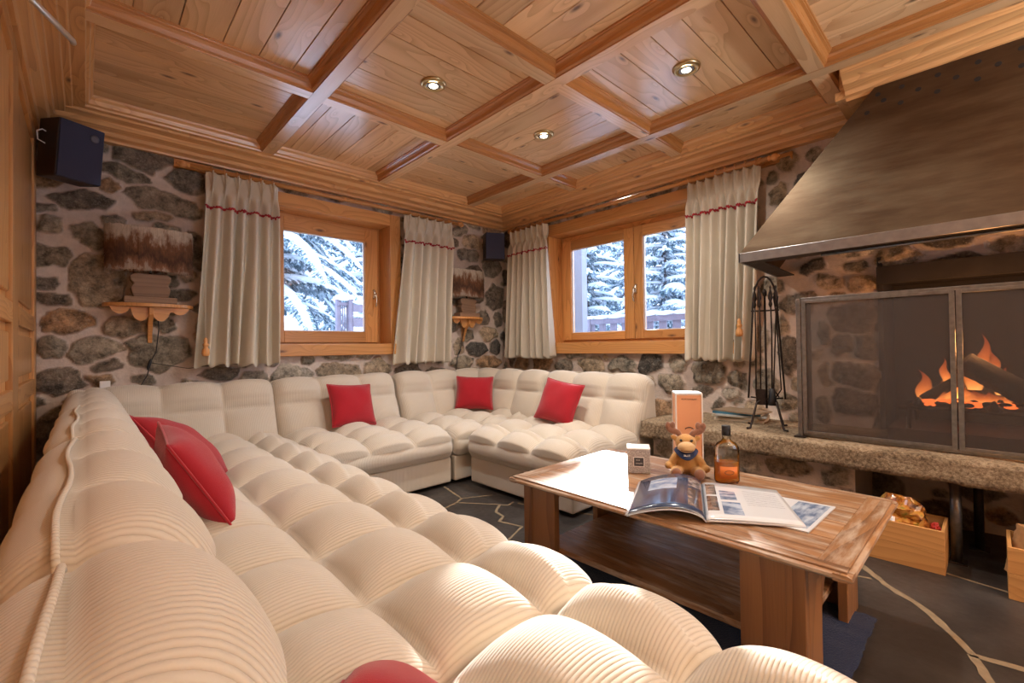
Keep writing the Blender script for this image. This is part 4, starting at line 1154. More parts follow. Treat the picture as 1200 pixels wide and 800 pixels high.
# open magazine
def print_mat(name, cells, paper=(.72, .74, .78)):
    """cells: rectangles (u0,u1,v0,v1,colA,colB,scale) in uv 0..1"""
    m, t_, out = nt(name); k = N(t_)
    uv = k.n('ShaderNodeUVMap', uv_map='UVMap').outputs[0]
    sp = k.n('ShaderNodeSeparateXYZ', {0: uv}); u, v = sp.outputs[0], sp.outputs[1]
    c = k.mix(0.0, paper, paper)
    for u0, u1, v0, v1, ca, cb, sc in cells:
        f = k.math('MULTIPLY', k.math('MULTIPLY', k.math('GREATER_THAN', u, u0), k.math('LESS_THAN', u, u1)), k.math('MULTIPLY', k.math('GREATER_THAN', v, v0), k.math('LESS_THAN', v, v1)))
        mp = k.n('ShaderNodeMapping', {'Vector': uv, 'Scale': (sc, sc*2.2, 1), 'Location': (u0*7, v0*5, 0)}).outputs[0]
        nz = k.n('ShaderNodeTexNoise', {'Vector': mp, 'Scale': 1.0, 'Detail': 4.0}).outputs[0]
        im = k.ramp(nz, [(.38, ca), (.62, cb)])
        c = k.mix(f, c, im)
    principled(k, out, c, .2, 0, None, **{'Coat Weight': .5, 'Coat Roughness': .1}); return m
lines = []
M['page_l'] = print_mat('printed_page_dark', [(.04, 1, 0, 1, (.02, .03, .07), (.05, .08, .15), 2), (.22, .62, .52, .86, (.16, .24, .42), (.55, .63, .75), 4), (.78, .97, .66, .92, (.08, .07, .10), (.5, .42, .38), 9), (.78, .97, .12, .58, (.05, .04, .05), (.25, .16, .12), 8)])
txt = [(.42, .42+.46*random.uniform(.8, 1), .86-.035*k, .872-.035*k, (.42, .43, .46), (.62, .63, .66), 40) for k in range(3, 18)]
M['page_r'] = print_mat('printed_page_text', [(.03, .16, .62, .94, (.05, .05, .07), (.4, .3, .25), 8), (.03, .16, .2, .58, (.05, .04, .05), (.3, .2, .15), 8), (.2, .42, .12, .44, (.10, .16, .30), (.5, .58, .72), 5), (.2, .40, .5, .76, (.08, .14, .26), (.5, .58, .72), 5)]+[(.5, .92, .80-.05*k, .812-.05*k, (.4, .41, .45), (.6, .61, .65), 30) for k in range(9)])
M['cover2'] = print_mat('printed_cover_blue', [(.08, .95, .05, .5, (.14, .2, .33), (.5, .58, .70), 4)])
t = thing('open_magazine', 'open glossy magazine with curling blue page in front of the plush moose', 'magazine', (1.64, .74, ZT))
# spine from near (1.454,.641) to far (1.842,.822)
sp0 = Vector((1.462, .645, 0)); sp1 = Vector((1.842, .826, 0))
lf0 = Vector((1.325, .862, 0)); lf1 = Vector((1.69, 1.03, 0))
rt0 = Vector((1.632, .408, 0)); rt1 = Vector((1.95, .585, 0))
def page(e0, e1, f0, f1, hgt, zb, mats, th=.0012, n=22, lift=0, arch_p=1.0, pages=False):
    b = MB(); G = []; UV = []
    for j in range(9):
        v = j/8; a = f0.lerp(f1, v); c = e0.lerp(e1, v); row = []; uvr = []
        for i in range(n+1):
            s = i/n; p = a.lerp(c, s)
            z = zb+hgt*math.sin(PI*min(1, s**arch_p))**.8+lift*s
            row.append((p.x, p.y, ZT+z)); uvr.append((s, v))
        G.append(row); UV.append(uvr)
    b.grid(G, UV); return b
# left stack (spine -> outer edge)
b = page(lf0, lf1, sp0, sp1, .040, .005, None, arch_p=.72); 
o = b.build('left_pages', [M['page_l']], t, solid=.0015)
me_ = o.data
for l in me_.uv_layers[0].data: l.uv = (1-l.uv[0], l.uv[1])
b = page(lf0+Vector((.004, -.004, 0)), lf1+Vector((.004, -.004, 0)), sp0, sp1, .033, .003, None, arch_p=.72); b.build('under_pages', [M['paper']], t, solid=.004)
b = page(rt0, rt1, sp0, sp1, .006, .010, None, arch_p=.45); b.build('right_pages', [M['page_r']], t, solid=.0015)
b = page(rt0, rt1, sp0, sp1, .003, .006, None, arch_p=.5); b.build('page_block', [M['paper']], t, solid=.006)
# second magazine under it, at the right
t = thing('closed_magazine', 'closed magazine with blue photo lying under the open one', 'magazine', (1.78, .5, ZT))
q = [Vector((1.600, .394, 0)), Vector((1.915, .388, 0)), Vector((1.895, .60, 0)), Vector((1.60, .60, 0))]
b = MB(); lo = [(p.x, p.y, ZT+.0002) for p in q]; hi = [(p.x, p.y, ZT+.0045) for p in q]
b.poly(hi, 0, [(0, 0), (1, 0), (1, 1), (0, 1)]); b.poly(lo[::-1], 1)
for i in range(4): b.poly([lo[i], lo[(i+1) % 4], hi[(i+1) % 4], hi[i]], 1)
b.build('magazine_body', [M['cover2'], M['paper']], t)

# ------------------------------------------------------------------ fireplace
# hearth slab
def rough_box(lo, hi, res, amp, seed):
    b = MB(); b.box(lo, hi); me = bpy.data.meshes.new('x'); me.from_pydata(b.v, [], b.f)
    bm = bmesh.new(); bm.from_mesh(me)
    return bm
def rough_slab(name, lo, hi, mat, cuts, amp, seed, parent=None):
    bm = bmesh.new()
    mtx = Matrix.Translation([(lo[i]+hi[i])/2 for i in range(3)]) @ Matrix.Diagonal([hi[i]-lo[i] for i in range(3)]+[1])
    bmesh.ops.create_cube(bm, size=1, matrix=mtx)
    for ax in range(3):
        n_ = cuts[ax]
        for k in range(1, n_):
            co_ = [0, 0, 0]; co_[ax] = lo[ax]+(hi[ax]-lo[ax])*k/n_; no = [0, 0, 0]; no[ax] = 1
            bmesh.ops.bisect_plane(bm, geom=bm.verts[:]+bm.edges[:]+bm.faces[:], plane_co=co_, plane_no=no)
    from mathutils import noise
    c = Vector([(lo[i]+hi[i])/2 for i in range(3)])
    for v in bm.verts:
        p = v.co
        nn = Vector((noise.noise(p*11+Vector((seed, 0, 0))), noise.noise(p*11+Vector((0, seed, 5))), noise.noise(p*11+Vector((3, 0, seed)))))
        n2 = Vector((noise.noise(p*37), noise.noise(p*37+Vector((7, 0, 0))), noise.noise(p*37+Vector((0, 9, 0)))))
        v.co = p+nn*amp+n2*amp*.5
    for f in bm.faces: f.smooth = True
    me = bpy.data.meshes.new(name); bm.to_mesh(me); bm.free(); me.materials.append(mat)
    o = bpy.data.objects.new(name, me); COL.objects.link(o)
    if parent: o.parent = parent
    return o
o = rough_slab('hearth_slab', (2.76, -1.55, .378), (XB+.03, 1.66, .487), M['granite'], (16, 90, 5), .007, 3)
tag(o, 'long rough granite hearth slab carrying the fire screen', 'hearth')
recentre(o, (3.1, 0, .378))
# masonry pier below slab
o = stone_wall('wall_hearth', [(1.52,.30,.08,.05,0,'g'),(1.30,.31,.11,.055,.05,'t'),(1.05,.31,.11,.05,0,'l'),(.80,.325,.11,.045,0,'t'),(.58,.31,.07,.05,0,'g'),(1.42,.17,.12,.06,0,'g'),(1.15,.18,.12,.055,0,'t'),(.88,.19,.11,.055,0,'l'),(.65,.19,.09,.05,0,'g')], .50, 1.62, 0, .385, lambda X, Z, H: (2.86-H, X, Z), None, .012, 41)
b = MB(); b.box((2.87, .505, 0), (XB, 1.615, .375)); struct(b.build('wall_hearth_core', M['render']))
b = MB(); b.box((2.86, .495, .0), (2.88, .51, .37)); struct(b.build('trim_hearth', M['stone']))
# posts
for i, (x, y, r, lab) in enumerate(((2.875, .128, .020, 'round mottled steel post holding up the hearth slab beside the log crate'), (3.13, .06, .018, 'dark steel post set farther back under the hearth slab'))):
    t = thing('support_post', lab, 'post', (x, y, 0))
    b = MB(); b.tube([(x, y, .005), (x, y, .372)], r, 16); b.build('shaft', M['steel_dark'] if i == 0 else M['iron'], t)
    b = MB(); b.box((x-.035, y-.035, 0), (x+.035, y+.035, .006)); b.build('foot_plate', M['iron'], t)
# firebox
t = thing('firebox', 'sooty black iron firebox recess behind the fire screen', 'fireplace', (3.6, -.45, .5))
b = MB()
b.box((3.80, -1.36, .49), (3.84, .46, 1.5)); b.box((XB-.02, .435, .49), (3.84, .46, 1.5)); b.box((XB-.02, -1.36, .49), (3.84, -1.335, 1.5)); b.box((XB+.03, -1.36, .45), (3.84, .46, .49)); b.box((XB-.02, -1.36, 1.36), (3.84, .46, 1.4))
b.build('iron_plate', M['soot'], t)
b = MB(); b.box((XB-.045, -1.3, 1.34), (XB+.0, .46, 1.44)); b.build('lintel', M['soot'], t)
# hood
t = thing('fireplace_hood', 'large sloping burnished metal hood over the open fire', 'hood', (2.8, -.3, 1.48))
yl, yr = 1.012, -1.62; xf = 2.80; xt = 2.953; ytl, ytr = .392, -1.0; zt_ = 2.31
def slab4(b, P, th, nrm):
    nrm = Vector(nrm).normalized()*th
    a = [Vector(p) for p in P]; c = [p+nrm for p in a]
    b.poly(a); b.poly(c[::-1])
    for i in range(4): b.poly([a[i], a[(i+1) % 4], c[(i+1) % 4], c[i]])
b = MB()
slab4(b, [(xf, yl, 1.53), (xf, yr, 1.53), (xt, ytr, zt_), (xt, ytl, zt_)], .006, (1, 0, -.2))
slab4(b, [(xf, yl, 1.53), (xt, ytl, zt_), (XB, ytl, zt_), (XB, yl-.02, 1.50)], .006, (0, -1, -.7))
slab4(b, [(xf, yr, 1.53), (xt, ytr, zt_), (XB, ytr, zt_), (XB, yr+.02, 1.50)], .006, (0, 1, -.7))
b.build('hood_shell', M['hood'], t)
b = MB()
b.box((xf-.004, yr-.004, 1.478), (xf+.006, yl+.004, 1.532)); 
slab4(b, [(xf-.004, yl+.004, 1.478), (xf-.004, yl+.004, 1.532), (XB, yl-.016, 1.502), (XB, yl-.016, 1.448)], .008, (0, -1, 0))
slab4(b, [(xf-.004, yr-.004, 1.478), (xf-.004, yr-.004, 1.532), (XB, yr+.016, 1.502), (XB, yr+.016, 1.448)], .008, (0, 1, 0))
b.build('rim_band', M['steel'], t, bevel=.002)
b = MB()  # inner baffle + gutter
slab4(b, [(xf+.006, yl-.01, 1.482), (xf+.006, yr+.01, 1.482), (xf+.10, yr+.01, 1.478), (xf+.10, yl-.10, 1.478)], .006, (0, 0, 1))
slab4(b, [(xf+.10, yl-.10, 1.478), (xf+.10, yr, 1.478), (xf+.30, yr, 1.60), (xf+.30, yl-.2, 1.60)], .006, (0, 0, 1))
slab4(b, [(xf+.006, yl-.005, 1.480), (XB, yl-.03, 1.45), (XB, yl-.12, 1.45), (xf+.10, yl-.10, 1.478)], .006, (0, 0, 1))
b.build('inner_baffle', M['soot'], t)
b = MB(); b.tube([(xf+.06, .62, 1.47), (xf+.06, -1.3, 1.47)], .008, 8); b.tube([(xf+.06, .30, 1.47), (xf+.2, .25, 1.50)], .006, 8); b.build('damper_rod', M['steel_dark'], t)
hn = Vector((-.78, 0, .153)).normalized()
for y, z in [(.379,2.264),(.286,2.264),(.155,2.264),(.022,2.263),(-.109,2.262),(.356,2.222),(.225,2.222),(.094,2.222),(-.039,2.222),(.422,2.18),(.29,2.18),(.158,2.18),(.025,2.18),(-.108,2.18),(-.24,2.262),(-.17,2.222),(-.24,2.18)]:
    x = xf+(z-1.53)/.78*.153
    q_ = hn.to_track_quat('Z', 'Y').to_matrix()
    b = MB(); b.lathe([(.0115, -.002), (.0115, .0008), (.010, .0012)], Vector((x, y, z)), 16, M=q_, sm=False); b.build('vent_hole', M['black'], t)
# fire screen
t = thing('fire_screen', 'steel framed wire mesh fire screen with two doors on the hearth slab', 'fire screen', (2.86, -.3, .49))
xs_ = 2.86; zb_, zt2 = .492, 1.246
def bar(b, y0, y1, z0, z1, dx=0, th=.018): b.box((xs_+dx, min(y0, y1), z0), (xs_+dx+th, max(y0, y1), z1))
ym = .113; ysL = .722; ysR = -1.2
b = MB(); bar(b, ysL, ysL+.022, zb_, zt2+.0, .0, .03); bar(b, ysR-.022, ysR, zb_, zt2, 0, .03); bar(b, ysR, ysL, zt2-.012, zt2+.004, .012, .018); bar(b, ysR, ysL, zb_, zb_+.014, .012, .018); b.build('outer_frame', M['steel_dark'], t, bevel=.002)
for (ya, yb) in ((ysL-.004, ym+.002), (ym-.002, ym-.60), (ym-.604, ysR+.004)):
    b = MB(); wv = .019
    bar(b, ya, ya-wv, zb_+.016, zt2-.012, 0, .014); bar(b, yb, yb+wv, zb_+.016, zt2-.012, 0, .014); bar(b, ya-wv, yb+wv, zt2-.028, zt2-.012, 0, .014); bar(b, ya-wv, yb+wv, zb_+.016, zb_+.032, 0, .014)
    d = b.build('screen_door', M['steel_dark'], t, bevel=.0015)
    b = MB(); b.box((xs_+.006, yb+wv, zb_+.03), (xs_+.0065, ya-wv, zt2-.026)); b.build('wire_mesh', M['mesh'], d)
b = MB(); slab4(b, [(xs_+.02, ysL+.012, zb_), (xs_+.02, ysL+.012, zt2), (xs_+.26, ysL+.012, zt2), (xs_+.26, ysL+.012, zb_)], .003, (0, 1, 0)) ; b.build('side_wing', M['steel_dark'], t)
b = MB(); b.box((xs_-.03, ysL-.02, .488), (xs_+.05, ysL+.035, .4935)); b.build('foot_plate', M['iron'], t)
# fire grate, logs, flames
t = thing('fire_grate', 'low iron grate holding the burning logs', 'grate', (3.2, .05, .49))
b = MB()
for k in range(9): b.tube([(3.05, .30-.08*k, .675), (3.42, .30-.08*k, .665)], .008, 8)
for x in (3.06, 3.40):
    b.tube([(x, .34, .665), (x, -.40, .665)], .010, 8)
    for y in (.3, -.35): b.tube([(x, y, .49), (x, y, .67)], .010, 8)
b.build('bars', M['iron'], t)
for k in range(5):
    b = MB(); b.lathe([(.018, 0), (.022, .01), (.012, .035), (.004, .05)], (3.045, .26-.13*k, .672), 8); b.build('knob', M['iron'], t)
b = MB(); b.box((3.02, -1.1, .488), (3.5, .38, .56)); 
o = b.build('ash_bed', plain('dark_firebrick', (.10, .07, .058), .85, 0, .4, 9, .003)); tag(o, 'dark brick ash bed under the grate', 'ash bed'); recentre(o, (3.25, -.3, .488))
def log(name, label, A_, B_, r, mat, seed, emb=False, grp='burning logs'):
    rnd = random.Random(seed); A_ = Vector(A_); B_ = Vector(B_); n_ = 18; mm = 18
    d = (B_-A_).normalized(); a = d.orthogonal().normalized(); c = d.cross(a)
    t = thing(name, label, 'log', tuple((A_+B_)/2-Vector((0, 0, r))), group=grp)
    b = MB(); G = []; UV = []
    pr = [1+rnd.uniform(-.10, .10) for _ in range(mm)]
    for i in range(n_+1):
        p = A_.lerp(B_, i/n_)
        G.append([p+(a*math.cos(2*PI*k/mm)+c*math.sin(2*PI*k/mm))*r*pr[k]*(1+rnd.uniform(-.05, .05)) for k in range(mm)]); UV.append([(i*.02, k*.02) for k in range(mm)])
    b.grid(G, UV, cu=True); b.poly(G[0][::-1]); b.poly(G[-1]); b.build('bark' if not emb else 'charred_bark', mat, t)
    return t
log('burning_log', 'thick charred log slanting across the grate in the flames', (3.10, .10, .90), (3.14, -.11, .745), .050, M['char'], 1, True)
log('burning_log', 'thin charred log leaning on the left side of the fire', (3.16, .25, .70), (3.24, .06, .86), .026, M['char'], 2, True)
log('burning_log', 'blackened log lying along the back of the grate', (3.30, .27, .715), (3.31, -.34, .715), .04, M['char'], 3, True)
def flame_mesh(b, base, h, r, lean, seed):
    rnd = random.Random(seed); base = Vector(base); n_ = 16; m_ = 12; G = []; UV = []
    for i in range(n_+1):
        v = i/n_; rr = r*(math.sin(PI*min(1, v*.72+.22))**1.2)*(1-v)**.55*1.25
        c = base+Vector((lean[0]*v*v, lean[1]*v*v, h*v))+Vector((0, .018*math.sin(v*7+seed)*v, 0))
        G.append([c+Vector((rr*.45*math.cos(2*PI*k/m_), rr*math.sin(2*PI*k/m_)*(1+.15*math.sin(k*2+seed)), 0)) for k in range(m_)]); UV.append([(k/m_, v) for k in range(m_)])
    b.grid(G, UV, cu=True)
b = MB()
for i, (y, z, h, r, l) in enumerate([(.245, .69, .17, .035, .02), (.215, .69, .10, .03, -.05), (.20, .69, .09, .02, -.05), (.135, .70, .12, .05, .04), (.10, .70, .10, .04, .02), (.065, .76, .15, .035, .01), (.035, .80, .24, .032, -.005), (.012, .80, .16, .03, -.02), (-.03, .74, .14, .03, -.03), (-.06, .72, .10, .03, -.02), (-.105, .70, .10, .03, 0), (.16, .78, .14, .022, .03), (-.14, .70, .16, .04, .01), (.06, .69, .07, .06, 0), (0.0, .69, .06, .06, 0), (-.2, .70, .12, .035, .0), (-.26, .70, .15, .035, .01)]):
    flame_mesh(b, (3.20+.03*math.sin(i*2.3), y, z), h, r, (0, l), i)
o = b.build('flames', M['flame']); tag(o, 'orange flames rising around the logs', 'fire', kind='stuff'); recentre(o, (3.2, .05, .69))
b = MB(); rnd = random.Random(5)
for k in range(70):
    b.ball((3.15+rnd.uniform(-.07, .13), rnd.uniform(-.30, .27), .683+rnd.uniform(0, .022)), (rnd.uniform(.012, .024), rnd.uniform(.012, .026), rnd.uniform(.008, .016)), 7, 5, mi=0 if k % 3 else 1)
o = b.build('embers', [M['ash'], M['ember']]); tag(o, 'bed of glowing embers and coals in the grate', 'embers', kind='stuff'); recentre(o, (3.2, 0, .68))
fl = bpy.data.lights.new('fire_light', 'POINT'); fl.energy = 7; fl.color = (1, .42, .13); fl.shadow_soft_size = .08
fo = bpy.data.objects.new('fire_light', fl); COL.objects.link(fo); fo.location = (3.12, .03, .98)

# companion tool set
tx, tyy, tzz = 3.02, .95, .488
t = thing('fireplace_tool_set', 'tall wrought iron stand of fireplace tools on the hearth slab', 'fire tools', (tx, tyy, tzz), (0, 0, R_(-73)), local=True); t.scale = (1, 1, 1.19)
b = MB()
H_ = .78
arch = []
for k in range(0, 9): arch.append((-.098+.004*k, 0, .15+.055*k))
for k in range(0, 13):
    a = PI-PI*k/12; arch.append((.066*math.cos(a)+.0, 0, H_-.165+.16*math.sin(a)))
for k in range(8, -1, -1): arch.append((.098-.004*k, 0, .15+.055*k))
b.tube(arch, .0055, 8)
b.build('arched_hoop', M['iron'], t)
b = MB(); b.tube([(0, 0, .10), (0, 0, H_-.1)], .006, 8)
b.tube([(-.075, 0, .60), (.075, 0, .60)], .004, 8); b.tube([(-.085, 0, .155), (.0, .03, .145), (.085, 0, .155), (0, -.03, .15), (-.085, 0, .155)], .004, 8)
b.ball((0, 0, H_-.09), (.012, .012, .02)); b.build('centre_post', M['iron'], t)
for k in range(4):
    a = PI/4+PI/2*k; c, s_ = math.cos(a), math.sin(a)
    b = MB(); b.tube([(.0*c, .0*s_, .115), (.03*c, .03*s_, .15), (.075*c, .075*s_, .13), (.105*c, .105*s_, .05), (.125*c, .125*s_, .006), (.148*c, .148*s_, .006)], .006, 8); b.build('leg', M['iron'], t)
for nm, ox, oy, head in (('poker', -.055, -.02, 0), ('shovel', -.03, -.035, 1), ('brush', .03, -.035, 2), ('tongs', .058, -.02, 3)):
    q = thing(nm, {'poker': 'iron poker hanging in the tool stand', 'shovel': 'iron ash shovel with a flat blade hanging in the tool stand', 'brush': 'hearth brush with dark bristles hanging in the tool stand', 'tongs': 'crossed iron log tongs hanging in the tool stand'}[nm], 'fire tool', (0, 0, 0))
    del q['_org']
    q.scale = (1, 1, 1.19)
    q.location = (tx, tyy, tzz); q.rotation_euler = (0, 0, R_(-73))
    b = MB()
    if head == 3:
        b.tube([(ox-.012, oy, .67), (ox, oy, .58), (ox-.02, oy, .2), (ox+.008, oy, .16)], .0038, 8); b.tube([(ox+.012, oy, .67), (ox, oy, .58), (ox+.02, oy, .2), (ox-.008, oy, .16)], .0038, 8)
    else:
        b.tube([(ox, oy, .20), (ox+.004, oy, .5), (ox, oy, .66)], .0042, 8)
    b.build('shaft', M['iron'], q)
    b = MB(); b.lathe([(.006, .615), (.011, .63), (.007, .645), (.013, .66), (.010, .685), (.004, .705), (.006, .715), (.002, .725)], (ox, oy, 0), 12); b.build('grip', M['iron'], q)
    if head == 0: b = MB(); b.tube([(ox, oy, .20), (ox, oy, .165), (ox+.02, oy, .17), (ox+.028, oy, .19)], .004, 8); b.build('hook', M['iron'], q)
    if head == 1: b = MB(); b.box((ox-.026, oy-.004, .12), (ox+.026, oy+.002, .20)); b.box((ox-.026, oy-.018, .12), (ox-.023, oy, .20)); b.box((ox+.023, oy-.018, .12), (ox+.026, oy, .20)); b.build('blade', M['iron'], q, bevel=.002)
    if head == 2: b = MB(); b.lathe([(.008, .205), (.014, .20), (.022, .15), (.024, .12)], (ox, oy, 0), 12); b.build('bristles', M['black'], q)
# books & papers on slab
def book(label, x, y, z, w_, d_, h_, rz, col, grp='books and papers on the hearth'):
    t = thing('magazine_stack' if False else 'book', label, 'book', (x, y, z), (0, 0, rz), group=grp, local=True)
    b = MB(); b.box((-w_/2+.003, -d_/2+.003, .001), (w_/2-.001, d_/2-.003, h_-.001)); b.build('page_block', M['white'], t)
    b = MB(); b.box((-w_/2, -d_/2, h_-.0015), (w_/2, d_/2, h_)); b.box((-w_/2, -d_/2, 0), (w_/2, d_/2, .0012)); b.box((-w_/2, -d_/2, 0), (-w_/2+.0015, d_/2, h_)); b.build('cover', plain('book_cover', col, .4), t)
z = .489
for lab, col, h_, dx, rz in (('thick pale book at the bottom of the hearth pile', (.55, .48, .38), .018, 0, 8), ('cream book second from the bottom of the hearth pile', (.6, .54, .42), .014, .01, -4), ('grey white brochure in the middle of the hearth pile', (.5, .5, .48), .010, -.012, 12), ('blue covered book near the top of the hearth pile', (.05, .17, .26), .014, .008, 3), ('thin brown booklet topmost of the hearth pile', (.28, .2, .13), .008, -.004, -12)):
    book(lab, 3.22+dx, 1.17+dx, z, .20, .30, h_, R_(rz), col); z += h_+.0006

# crates
def crate(label, x0, y0, z0, wx, wy, h_):
    t = thing('wooden_crate', label, 'crate', (x0+wx/2, y0+wy/2, z0), group='pine crates by the hearth')
    th = .012
    def side(lo, hi, g, nm):
        b = MB(); lo = list(lo); hi = list(hi)
        zm = lo[2]+(hi[2]-lo[2])*.5
        b.box(lo, (hi[0], hi[1], zm-.0008), grain=g); b.box((lo[0], lo[1], zm+.0008), hi, grain=g); b.build(nm, M['pine_crate'], t, bevel=.0012)
    side((x0, y0, z0), (x0+th, y0+wy, z0+h_), 1, 'front_board'); side((x0+wx-th, y0, z0), (x0+wx, y0+wy, z0+h_), 1, 'back_board')
    side((x0+th, y0, z0), (x0+wx-th, y0+th, z0+h_), 0, 'end_board'); side((x0+th, y0+wy-th, z0), (x0+wx-th, y0+wy, z0+h_), 0, 'end_board')
    b = MB(); b.box((x0+th, y0+th, z0+.002), (x0+wx-th, y0+wy-th, z0+.012)); b.build('bottom_board', M['pine_crate'], t)
    return t
crate('pine crate under the hearth slab holding the orange net of kindling', 2.665, .155, .001, .24, .29, .185)
crate('pine crate with a split log, cut off by the right edge', 2.60, -.33, .001, .24, .305, .20)
# kindling net: crumpled bag
def crumple(name, c, r, mat, seed, label, cat):
    b = MB(); rnd = random.Random(seed); n_, m_ = 26, 16; G = []
    from mathutils import noise
    for i in range(m_+1):
        th = PI*i/m_; row = []
        for k in range(n_):
            an = 2*PI*k/n_; d = Vector((math.sin(th)*math.cos(an), math.sin(th)*math.sin(an), -math.cos(th)))
            f_ = 1+.38*noise.noise(d*2.6+Vector((seed, 0, 0)))+.14*noise.noise(d*7+Vector((seed, 3, 0)))
            row.append((c[0]+d.x*r[0]*f_, c[1]+d.y*r[1]*f_, c[2]+d.z*r[2]*f_))
        G.append(row)
    b.grid(G, cu=True, sm=False); o = b.build(name, mat); tag(o, label, cat); recentre(o, (c[0], c[1], c[2]-r[2])); return o
def netmat():
    m, t_, out = nt('orange_kindling_wrap'); k = N(t_)
    co_ = k.n('ShaderNodeTexCoord').outputs['Object']
    nz = k.n('ShaderNodeTexNoise', {'Vector': co_, 'Scale': 22.0, 'Detail': 4.0}).outputs[0]
    c = k.ramp(nz, [(.35, (.06, .02, .008)), (.5, (.36, .12, .02)), (.6, (.55, .26, .05)), (.7, (.20, .19, .03))])
    principled(k, out, c, .25, 0, k.bump(nz, .6, .004), **{'Coat Weight': .6}); return m
M['net'] = netmat()
crumple('kindling_bag', (2.785, .32, .185), (.09, .11, .085), M['net'], 3, 'crumpled orange wrapper of kindling bulging out of the crate', 'bag')
o = crumple('matchbox_packet', (2.76, .19, .16), (.03, .018, .03), plain('red_packet', (.45, .03, .02), .4), 9, 'small red packet beside the orange wrapper in the crate', 'packet')
log('split_log', 'pale split log standing in the crate at the right edge', (2.72, -.06, .06), (2.74, -.10, .25), .045, plain('raw_split_wood', (.42, .22, .09), .8, 0, .4, 40, .003), 12, False, 'stored logs')
log('split_log', 'brown bark log leaning at the back of the crate at the right edge', (2.75, -.18, .06), (2.78, -.19, .27), .05, M['bark'], 13, False, 'stored logs')

